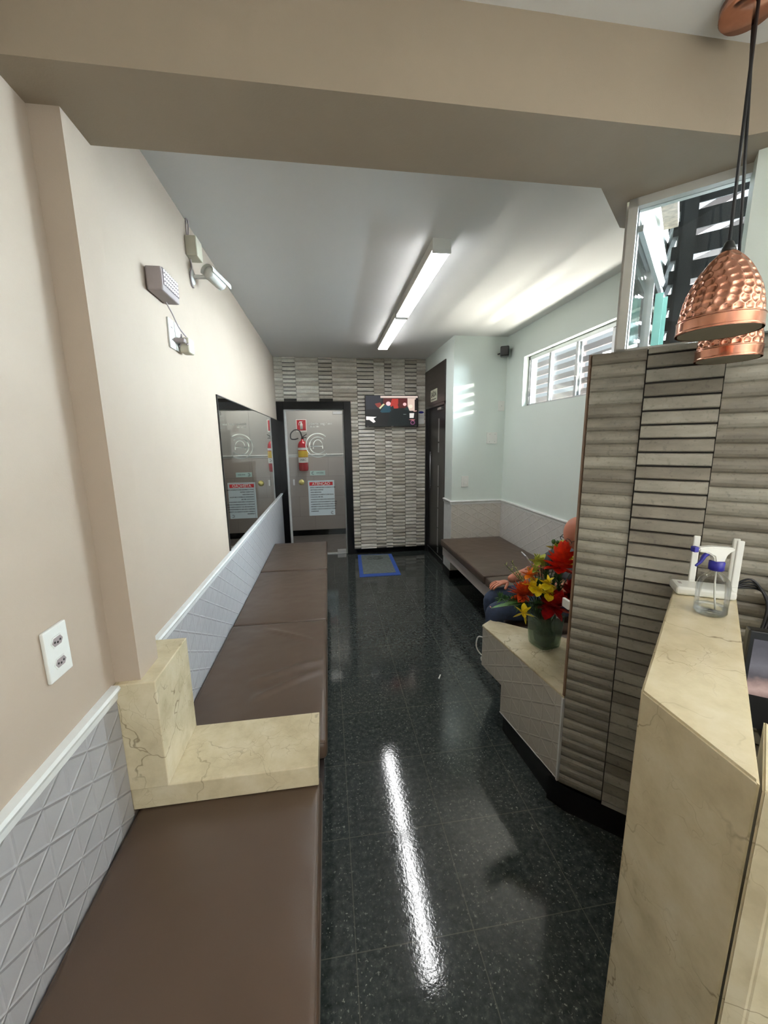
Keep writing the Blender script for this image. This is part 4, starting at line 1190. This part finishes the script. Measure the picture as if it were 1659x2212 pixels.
def pendant(c, top, r, zr, h, label, seg=120):
    R = thing('pendant_lamp', label, 'lamp', (c[0], c[1], zr), 'hammered copper pendant lamps')
    prof = []
    nz = 90
    for i in range(nz + 1):
        t = i / nz
        if t < .16: rr, zz = r, zr + t * h
        else:
            q = (t - .16) / .84
            rr = r * .97 * math.cos(q * math.pi / 2 * .95) ** .64; zz = zr + (.16 + .84 * q) * h
        prof.append((rr, zz))
    bm = B(); rings = []
    # dimples on the dome, staggered rows
    rows = 9; dims = []
    for j in range(rows):
        q = (j + .6) / (rows + .2); rr = r * .97 * math.cos(q * math.pi / 2 * .95) ** .64
        cnt = max(7, int(2 * math.pi * rr / .0215))
        for k in range(cnt): dims.append((2 * math.pi * (k + .5 * (j % 2)) / cnt, zr + (.16 + .84 * q) * h, rr))
    for i, (rr, zz) in enumerate(prof):
        rg = []
        near = [d for d in dims if abs(d[1] - zz) < .0105]
        for k in range(seg * 2):
            a = 2 * math.pi * k / (seg * 2); dep = 0
            if i / nz > .18:
                for da, dz, dr in near:
                    dl = (a - da + math.pi) % (2 * math.pi) - math.pi
                    d2_ = ((dl * rr) ** 2 + (zz - dz) ** 2) / (.0092 ** 2)
                    if d2_ < 1: dep = max(dep, (1 - d2_) ** .7 * .0036)
            rg.append(bm.verts.new((c[0] + (rr - dep) * math.cos(a), c[1] + (rr - dep) * math.sin(a), zz)))
        rings.append(rg)
    n = seg * 2
    for a, b in zip(rings, rings[1:]):
        for k in range(n): bm.faces.new([a[k], a[(k + 1) % n], b[(k + 1) % n], b[k]]).smooth = True
    bm.faces.new(rings[-1])
    sh = finish('lamp_shade', bm, M['copper'], R, smooth=True)
    bm = B(); lathe(bm, [(max(a - .005, .002), b) for a, b in prof], c=(c[0], c[1], 0), seg=48); finish('shade_lining', bm, M['shadein'], sh, label='dull grey-green inside of the shade')
    bm = B(); lathe(bm, [(r * 1.004, zr + .0), (r * 1.012, zr + .002), (r * 1.012, zr + .004), (r * 1.0, zr + .006)], c=(c[0], c[1], 0), seg=64, caps=False)
    lathe(bm, [(r * 1.0, zr + .158 * h), (r * 1.014, zr + .165 * h), (r * 1.0, zr + .175 * h)], c=(c[0], c[1], 0), seg=64, caps=False); finish('rim_bead', bm, M['copper'], R)
    bm = B(); lathe(bm, [(.004, zr + h * .98), (.016, zr + h * .985), (.014, zr + h * 1.03), (.008, zr + h * 1.12), (.004, zr + h * 1.14)], c=(c[0], c[1], 0), seg=20); finish('cord_grip', bm, M['black'], R)
    bm = B(); tube(bm, [(c[0], c[1], zr + h * 1.1), top], .0035, 8, False); finish('cord', bm, M['cable'], R)
    bm = B(); lathe(bm, [(.002, zr + .012), (.014, zr + .018), (.022, zr + .035), (.022, zr + .05), (.012, zr + .075), (.012, zr + .1)], c=(c[0], c[1], 0), seg=20); finish('bulb', bm, M['bulb'], R)


pendant((.920, .85), (.966, .900, ZN - .02), .081, 1.838, .172, 'nearer hammered copper pendant lamp above the marble counter')
pendant((1.125, 1.0), (1.008, .945, ZN - .02), .074, 1.810, .172, 'hammered copper pendant lamp behind the nearer one, by the partition')
bm = B(); bbox(bm, .932, .944, 1.338, 1.38, .918, .955, bev=.002)
tag(finish('socket_box', bm, M['plastic']), 'small white socket box on the partition edge right of the vase flowers', 'socket box')
bm = B(); prism(bm, [(.690, 2.30), (.704, 2.325), (.715, 2.345), (.708, 2.348), (.698, 2.33), (.685, 2.31)], 0, .002)
tag(finish('paper_scrap', bm, M['plastic']), 'tiny white paper scrap lying on the middle of the black floor', 'paper scrap')

# ------------------------------------------------------------------ vase and flowers
va_ = thing('flower_vase', 'square green-tinted glass vase on the triangular marble top', 'vase', (1.10, 1.72, .5325))
VC = Vector((1.085, 1.735, 0)); VR = math.radians(12)


def sqring(bm, half, z, rnd=.3, seg=8):
    pts = []
    for q in range(4):
        for k in range(seg):
            a = math.pi / 2 * k / seg + math.pi / 2 * q + math.pi / 4 * 0
            ca, sa = math.cos(a), math.sin(a)
            f = half / (abs(ca) ** 4.5 + abs(sa) ** 4.5) ** (1 / 4.5)
            x, y = ca * f, sa * f
            pts.append(bm.verts.new((VC.x + x * math.cos(VR) - y * math.sin(VR), VC.y + x * math.sin(VR) + y * math.cos(VR), z)))
    return pts


def loft(bm, rings, cap0=False, cap1=False):
    for a, b in zip(rings, rings[1:]):
        k = len(a)
        for i in range(k): bm.faces.new([a[i], a[(i + 1) % k], b[(i + 1) % k], b[i]]).smooth = True
    if cap0: bm.faces.new(rings[0])
    if cap1: bm.faces.new(rings[-1])


bm = B(); loft(bm, [sqring(bm, h, z) for h, z in ((.050, .5335), (.062, .540), (.065, .56), (.073, .68), (.078, .710), (.075, .710), (.067, .60), (.058, .553), (.01, .55))], True, True)
finish('vase_body', bm, M['vaseglass'], va_)
bm = B(); loft(bm, [sqring(bm, h, z) for h, z in ((.040, .556), (.044, .58), (.046, .60))], True, True); finish('stem_foam', bm, plain('dark_green_foam', (34, 52, 34), .8, var=.4, vs=40), va_)


def cone_petal(bm, o, d, L, w, curl=.2, mi=0, seg=5):
    """a cupped pointed petal from o along d"""
    d = Vector(d).normalized(); s = d.cross(Vector((.3, .2, .93))).normalized(); n = s.cross(d).normalized()
    rows = []
    for i in range(seg + 1):
        t = i / seg; ww = w * math.sin(math.pi * (.12 + .86 * t)) ** .8
        c = Vector(o) + d * L * t + n * (curl * L * t * t)
        rows.append([bm.verts.new(c - s * ww + n * ww * .45), bm.verts.new(c), bm.verts.new(c + s * ww + n * ww * .45)])
    for a, b in zip(rows, rows[1:]):
        for k in range(2):
            f = bm.faces.new([a[k], a[k + 1], b[k + 1], b[k]]); f.material_index = mi; f.smooth = True


def flower(kind, c, r, mat, label, up=(0, -.35, 1), seed=1):
    rn = random.Random(seed); c = Vector(c); up = Vector(up).normalized()
    s = up.cross(Vector((1, .2, 0))).normalized(); q = s.cross(up)
    R = thing('flower_' + kind, label, 'flower', tuple(c - up * r * .6))
    bm = B()
    if kind == 'ginger':
        for ring, (cnt, el, L, w) in enumerate(((8, 5, .9, .34), (8, 32, .95, .33), (7, 56, 1.0, .30), (5, 76, 1.05, .26))):
            for k in range(cnt):
                a = 2 * math.pi * (k + .5 * (ring % 2)) / cnt + rn.uniform(-.1, .1); e = math.radians(el + rn.uniform(-6, 6))
                d = (s * math.cos(a) + q * math.sin(a)) * math.cos(e) + up * math.sin(e)
                cone_petal(bm, c - up * r * .35 + up * r * .16 * ring, d, L * r, w * r, .18)
    elif kind == 'spiky':
        for k in range(95):
            a = rn.uniform(0, 6.283); e = math.radians(rn.uniform(-25, 85)); d = (s * math.cos(a) + q * math.sin(a)) * math.cos(e) + up * math.sin(e)
            cone_petal(bm, c - up * r * .2, d, r * rn.uniform(.6, .95), r * .17, .15, seg=3)
    else:
        for ring, (cnt, el, L, w) in enumerate(((6, 15, 1.0, .34), (3, 50, .6, .22)) if kind == 'lily' else ((5, 12, 1.0, .50), (5, 48, .6, .34))):
            for k in range(cnt):
                a = 2 * math.pi * (k + .5 * ring) / cnt + rn.uniform(-.1, .1); e = math.radians(el)
                d = (s * math.cos(a) + q * math.sin(a)) * math.cos(e) + up * math.sin(e)
                cone_petal(bm, c, d, L * r, w * r, .25)
    finish('petals', bm, M[mat], R)
    base = Vector((VC.x + rn.uniform(-.03, .03), VC.y + rn.uniform(-.03, .03), .60))
    bm = B(); mid = (c + base) / 2 + Vector((0, 0, .03)); tube(bm, [c - up * r * .3, mid, base], .0028, 6); finish('stem', bm, M['stem'], R)
    if kind == 'spiky':
        pass
    return R


flower('ginger', (1.126, 1.7, 0.990), 0.096, 'p_red', 'large red-orange ginger bloom at the top of the bouquet', (-0.1, -0.3, 1), 1)
flower('ginger', (1.058, 1.63, 0.799), 0.09, 'p_dred', 'deep red bloom just above the vase rim', (-0.1, -0.7, 0.6), 2)
flower('spiky', (0.927, 1.7, 0.847), 0.0825, 'p_ro', 'rusty orange spiky bloom on the left of the bouquet', (-0.4, -0.5, 0.7), 3)
flower('ginger', (1.242, 1.76, 0.808), 0.0775, 'p_dred', 'dark red bloom beside the partition edge', (0.2, -0.5, 0.7), 4)
flower('orchid', (1.023, 1.64, 0.907), 0.045, 'p_ye', 'yellow orchid flower in the middle of the bouquet, upper one', (-0.1, -0.8, 0.5), 5)
flower('orchid', (1.023, 1.62, 0.865), 0.045, 'p_ye', 'yellow orchid flower in the middle of the bouquet, lower one', (0.1, -0.9, 0.4), 6)
flower('orchid', (0.97, 1.68, 0.881), 0.05, 'p_ye', 'yellow flower between the rusty bloom and the orchids', (-0.2, -0.6, 0.7), 7)
flower('lily', (0.975, 1.72, 0.926), 0.045, 'p_or', 'orange flower above the yellow ones', (-0.3, -0.6, 0.7), 8)
flower('lily', (0.898, 1.62, 0.776), 0.05, 'p_ye', 'yellow star flower drooping left of the vase', (-0.5, -0.8, 0.1), 9)
flower('orchid', (1.17, 1.8, 1.025), 0.0625, 'p_gr', 'pale yellow-green flower behind the big red bloom', (-0.2, -0.3, 0.9), 10)
flower('orchid', (1.284, 1.82, 0.917), 0.0625, 'p_ye', 'yellow flower at the partition edge beside the big red bloom', (0.1, -0.5, 0.8), 11)
flower('orchid', (1.078, 1.8, 0.962), 0.05, 'p_gr', 'pale yellow-green flower left of the big red bloom', (-0.3, -0.4, 0.8), 12)
flower('lily', (1.035, 1.78, 0.928), 0.0425, 'p_gr', 'small yellow-green flower above the orange one', (-0.3, -0.4, 0.8), 13)
flower('orchid', (1.19, 1.80, .99), .055, 'p_gr', 'pale yellow-green flower right of the big red bloom, near the glasses', (.2, -.4, .8), 14)
flower('orchid', (1.235, 1.81, .96), .050, 'p_ye', 'yellow flower right under the big red bloom by the partition', (.2, -.6, .6), 15)
flower('orchid', (1.05, 1.79, .975), .042, 'p_gr', 'pale green flower low left behind the big red bloom', (-.4, -.5, .6), 16)
flower('lily', (.955, 1.70, .868), .046, 'p_or', 'orange flower touching the rusty orange bloom', (-.2, -.8, .5), 17)
flower('orchid', (.985, 1.64, .875), .034, 'p_ye', 'small yellow flower right of the rusty orange bloom', (-.2, -.9, .3), 18)


def base_pt(k):
    rn = random.Random(k); return Vector((VC.x + rn.uniform(-.035, .035), VC.y + rn.uniform(-.035, .035), .60))


def sprig(tip, mat, needles, nl, label, k, group=None, nw=.003):
    tip = Vector(tip); b = base_pt(k); rn = random.Random(k)
    R = thing('greenery_sprig', label, 'foliage', tuple(b), group)
    mid = b.lerp(tip, .55) + Vector((0, 0, .05))
    path = smooth_path([b, mid, tip], 14)
    bm = B(); tube(bm, path, .0016, 5, False); finish('stem', bm, M['stem'], R)
    bm = B(); n0 = int(len(path) * .42)
    for i in range(needles):
        t = rn.uniform(n0, len(path) - 1); p = path[int(t)]; d = (path[min(int(t) + 1, len(path) - 1)] - path[int(t) - 1]).normalized()
        a = Vector((rn.gauss(0, 1), rn.gauss(0, 1), rn.gauss(0, 1))).normalized()
        cone_petal(bm, p, d * .7 + a * .8, nl * rn.uniform(.6, 1.1), nw, .2, seg=2)
    finish('leaves', bm, mat, R)


for k, (tp, lb_) in enumerate([((.879, 1.80, .966), 'pale feathery sprig, the leftmost tall one in the bouquet'), ((.913, 1.80, .979), 'pale feathery sprig, second from the left in the bouquet'), ((.934, 1.78, .920), 'short pale sprig above the rusty orange bloom')]):
    sprig(tp, M['sprig'], 46, .020, lb_, 30 + k, 'pale feathery sprigs', .003)
for k, (tp, lb_) in enumerate([((.801, 1.70, .832), 'dark green fern sprig reaching left over the knee'), ((1.081, 1.75, .946), 'green sprig under the big red bloom'), ((1.15, 1.74, .90), 'dense green sprig right of the yellow orchids'),
                               ((.98, 1.66, .80), 'green sprig above the vase rim'), ((1.0, 1.70, .90), 'green sprig behind the yellow flowers'), ((1.20, 1.78, .95), 'green sprig beside the partition edge'),
                               ((1.06, 1.66, .86), 'green sprig between the orchids and the deep red bloom'), ((.90, 1.68, .79), 'green sprig low on the left of the bouquet'), ((1.12, 1.70, .84), 'green sprig behind the deep red bloom')]):
    sprig(tp, M['leaf'], 120, .040, lb_, 50 + k, 'green sprigs of the bouquet', .0042)
for k, (tp, bs, lb_) in enumerate([((.735, 1.62, .825), (.93, 1.66, .80), 'broad green leaf pointing left over the jeans'), ((.79, 1.66, .815), (.98, 1.68, .80), 'second broad green leaf close to the rusty bloom')]):
    R = thing('broad_leaf', lb_, 'leaf', bs, 'broad leaves')
    bm = B(); d_ = Vector(tp) - Vector(bs); cone_petal(bm, bs, d_, d_.length, .022, -.05, seg=8); finish('leaf_blade', bm, M['leaf'], R)
    bm = B(); tube(bm, [bs, base_pt(70 + k)], .002, 6, False); finish('stem', bm, M['stem'], R)
for k, tp in enumerate([(1.143, 1.80, 1.071), (1.166, 1.80, 1.066)]):
    R = thing('round_bud', ('dark green round bud left above the big red bloom', 'smaller dark bud directly above the big red bloom')[k], 'bud', tp)
    bm = B(); bmesh.ops.create_icosphere(bm, subdivisions=2, radius=.011 - .002 * k, matrix=Matrix.Translation(tp) @ Matrix.Diagonal((1, 1, 1.25, 1))); finish('bud_body', bm, M['leaf'], R, smooth=True)
    bm = B(); tube(bm, [tp, (1.10, 1.77, .9), base_pt(80 + k)], .0016, 5); finish('stem', bm, M['stem'], R)
# ------------------------------------------------------------------ seated person
def skin_mesh(name, pts, edges, rad, mat, parent, sub=2, label=None):
    org = WL[parent.name]
    me = bpy.data.meshes.new(name); me.from_pydata([tuple(Vector(p) - org) for p in pts], edges, [])
    o = bpy.data.objects.new(name, me); COL.objects.link(o); o.parent = parent; WL[o.name] = org.copy()
    md = o.modifiers.new('skin', 'SKIN'); md.use_smooth_shade = True; md.branch_smoothing = .6
    sd = me.skin_vertices[0].data
    for i, r in enumerate(rad):
        sd[i].radius = r if isinstance(r, tuple) else (r, r); sd[i].use_root = (i == 0)
    s2 = o.modifiers.new('sub', 'SUBSURF'); s2.levels = sub; s2.render_levels = sub
    me.materials.append(mat)
    if label: o['label'] = label
    # bake so that the mesh itself is final
    dgp = bpy.context.evaluated_depsgraph_get(); dgp.update()
    ev = bpy.data.meshes.new_from_object(o.evaluated_get(dgp)); o.modifiers.clear(); o.data = ev
    for p in ev.polygons: p.use_smooth = True
    return o


pr_ = thing('person', 'balding seated person in jeans, holding a phone behind the flowers and stone partition', 'person', (1.4, 2.15, 0))
HP = Vector((1.50, 2.17, .575))
pts = [(1.50, 2.17, .575), (1.56, 2.17, .70), (1.60, 2.17, .82), (1.585, 2.165, .895), (1.565, 2.155, .935),          # pelvis..neck
       (1.59, 2.00, .845), (1.50, 1.965, .70), (1.37, 2.04, .70), (1.315, 2.10, .725),                               # near arm -> wrist
       (1.59, 2.34, .845), (1.44, 2.40, .715), (1.23, 2.36, .665), (1.175, 2.345, .66),                                # far arm
       (1.46, 2.09, .565), (1.20, 2.09, .572), (.945, 2.085, .57), (1.03, 2.08, .32), (1.16, 2.09, .09), (1.10, 2.09, .05),   # near leg
       (1.46, 2.27, .56), (1.25, 2.29, .56), (1.03, 2.32, .555), (1.10, 2.28, .32), (1.17, 2.27, .09), (1.10, 2.27, .05)]
edges = [(0, 1), (1, 2), (2, 3), (3, 4), (2, 5), (5, 6), (6, 7), (7, 8), (2, 9), (9, 10), (10, 11), (11, 12), (0, 13), (13, 14), (14, 15), (15, 16), (16, 17), (17, 18), (0, 19), (19, 20), (20, 21), (21, 22), (22, 23), (23, 24)]
rad = [.11, .115, .12, .06, .05, .05, .042, .036, .027, .05, .042, .036, .027, .078, .07, .055, .05, .035, .03, .078, .07, .055, .05, .035, .03]
body = skin_mesh('body', pts, edges, rad, M['skin'], pr_)
# head: shaped ellipsoid with nose, brow, ears; looks down to the left
hc = Vector((1.518, 2.125, 1.018)); ht = Matrix.Translation(hc) @ Matrix.Rotation(math.radians(-24), 4, 'Y') @ Matrix.Rotation(math.radians(180), 4, 'Z')
# local +x = face direction
bm = B(); bmesh.ops.create_uvsphere(bm, u_segments=48, v_segments=32, radius=1)
for v in bm.verts:
    x, y, z = v.co
    X, Y, Z = x * .096, y * .074, z * .108
    if x > 0:
        Z2 = z
        Y *= (1 - .28 * max(0, -z) ** 1.2)
        X += .016 * math.exp(-((z + .25) / .16) ** 2 - (y / .13) ** 2) * (x > .5) * 1.3     # nose
        X += .006 * math.exp(-((z - .12) / .07) ** 2 - (y / .5) ** 2) * x                  # brow
        X -= .009 * math.exp(-((z + .0) / .08) ** 2 - ((abs(y) - .38) / .16) ** 2) * x      # eye sockets
        X += .006 * math.exp(-((z + .55) / .07) ** 2 - (y / .25) ** 2) * x                 # lips
        X += .008 * math.exp(-((z + .85) / .12) ** 2 - (y / .3) ** 2)                      # chin
    v.co = ht @ Vector((X, Y, Z))
tmp = bm
for sg_ in (-1, 1):
    lathe(tmp, [(.004, 0), (.018, .002), (.02, .008), (.012, .012), (.004, .008)], mat4=ht @ Matrix.Translation((-.005, sg_ * .074, -.008)) @ Matrix.Rotation(math.radians(-90 * sg_), 4, 'X') @ Matrix.Diagonal((.8, 1.4, 1, 1)), seg=14)
finish('head', tmp, M['skin'], pr_, smooth=True)
bm = B(); bmesh.ops.create_uvsphere(bm, u_segments=36, v_segments=24, radius=1)
kill = [v for v in bm.verts if not (v.co.x < -.05 and -.55 < v.co.z < .62 or v.co.x < .1 and .5 < v.co.z < .86)]
bmesh.ops.delete(bm, geom=kill, context='VERTS')
for v in bm.verts: v.co = ht @ Vector((v.co.x * .099, v.co.y * .077, v.co.z * .111))
finish('hair', bm, M['hair'], pr_, smooth=True)
# glasses
gl_ = finish
bm = B()
for sg_ in (-1, 1):
    m5 = ht @ Matrix.Translation((.096, sg_ * .032, .002)) @ Matrix.Rotation(math.radians(90), 4, 'Y')
    ring = [m5 @ Vector((.017 * math.cos(2 * math.pi * k / 20), .024 * math.sin(2 * math.pi * k / 20), 0)) for k in range(21)]
    tube(bm, ring, .0022, 6, False)
    tube(bm, [ht @ Vector((.096, sg_ * .056, .004)), ht @ Vector((.07, sg_ * .072, .006)), ht @ Vector((.0, sg_ * .078, .004))], .0022, 6, False)
tube(bm, [ht @ Vector((.099, -.008, .004)), ht @ Vector((.099, .008, .004))], .0022, 6, False)
tag(finish('glasses', bm, M['black']), 'thin dark glasses worn by the seated person', 'glasses')


def hand(c, d, palm_n, curl, parent, sgn=1, L=.09):
    """palm box + five skinned fingers"""
    c = Vector(c); d = Vector(d).normalized(); n = Vector(palm_n).normalized(); s = d.cross(n).normalized() * sgn; n = s.cross(d).normalized() * (1 if sgn > 0 else -1)
    pts = [c - d * .035, c, c + d * .035]; edges = [(0, 1), (1, 2)]; rad = [(.024, .018), (.034, .015), (.034, .013)]
    for k, (off, ln) in enumerate(((-.030, .062), (-.010, .072), (.010, .068), (.029, .054))):
        i0 = len(pts); b = c + d * .043 + s * off; pts.append(b); edges.append((2, i0)); rad.append(.0095)
        dd_ = d.copy(); p = b.copy()
        for j in range(3):
            ang = curl * (j + .4) / 2
            dd_ = (d * math.cos(ang) + n * math.sin(ang)).normalized(); p = p + dd_ * ln / 3
            pts.append(p.copy()); edges.append((len(pts) - 2, len(pts) - 1)); rad.append(.0085 - .001 * j)
    i0 = len(pts); p = c - d * .012 - s * .033; pts.append(p); edges.append((1, i0)); rad.append(.012)
    for j in range(2):
        p = p + (d * .7 - s * .45 + n * .5).normalized() * .026; pts.append(p.copy()); edges.append((len(pts) - 2, len(pts) - 1)); rad.append(.0095 - .001 * j)
    return skin_mesh('hand', pts, edges, rad, M['skin'], parent)


hand((1.275, 2.125, .77), (-.55, .25, .62), (-.6, .0, -.4), 1.3, pr_)
hand((1.135, 2.33, .652), (-.97, -.1, -.1), (0, 0, -1), .7, pr_, -1)
# clothes
jp = [pts[0]] + [pts[i] for i in (13, 14, 15, 16, 17)] + [pts[i] for i in (19, 20, 21, 22, 23)]
skin_mesh('jeans', [(1.50, 2.17, .575), (1.46, 2.09, .565), (1.20, 2.09, .572), (.945, 2.085, .57), (1.03, 2.08, .32), (1.15, 2.09, .12), (1.46, 2.27, .56), (1.25, 2.29, .56), (1.03, 2.32, .555), (1.10, 2.28, .32), (1.16, 2.27, .12), (1.54, 2.17, .64)],
          [(0, 1), (1, 2), (2, 3), (3, 4), (4, 5), (0, 6), (6, 7), (7, 8), (8, 9), (9, 10), (0, 11)], [.125, .09, .084, .070, .066, .058, .09, .084, .070, .066, .058, .12], M['denim'], pr_)
skin_mesh('shirt', [(1.54, 2.17, .66), (1.565, 2.17, .74), (1.60, 2.17, .84), (1.59, 2.165, .895), (1.59, 1.99, .85), (1.50, 1.96, .72), (1.59, 2.35, .85), (1.45, 2.40, .73)],
          [(0, 1), (1, 2), (2, 3), (2, 4), (4, 5), (2, 6), (6, 7)], [.135, .135, .13, .07, .068, .058, .068, .058], M['shirt'], pr_)
for x_, y_ in ((1.19, 2.09), (1.22, 2.27)):
    bm = B(); bbox(bm, x_ - .16, x_ + .05, y_ - .045, y_ + .045, .002, .075, bev=.03, seg=4); finish('shoe', bm, M['shoe'], pr_, smooth=True)
ph = thing('mobile_phone', 'slim mobile phone held up by the seated person', 'phone', (1.27, 2.16, .78))
pm4 = frame4((1.225, 2.17, .835), Vector((0.12, .99, .09)), Vector((-.6, .0, .8)), Vector((0.12, .99, .09)).cross(Vector((-.6, .0, .8))))
bm = B(); bbox(bm, -.037, .037, -.075, .075, -.004, .004, bev=.003, mat4=pm4); finish('phone_body', bm, M['alu'], ph)
bm = B(); box(bm, -.033, .033, -.068, .068, .0041, .0046, mat4=pm4); finish('phone_screen', bm, emit('phone_screen', (210, 190, 195), .8), ph)
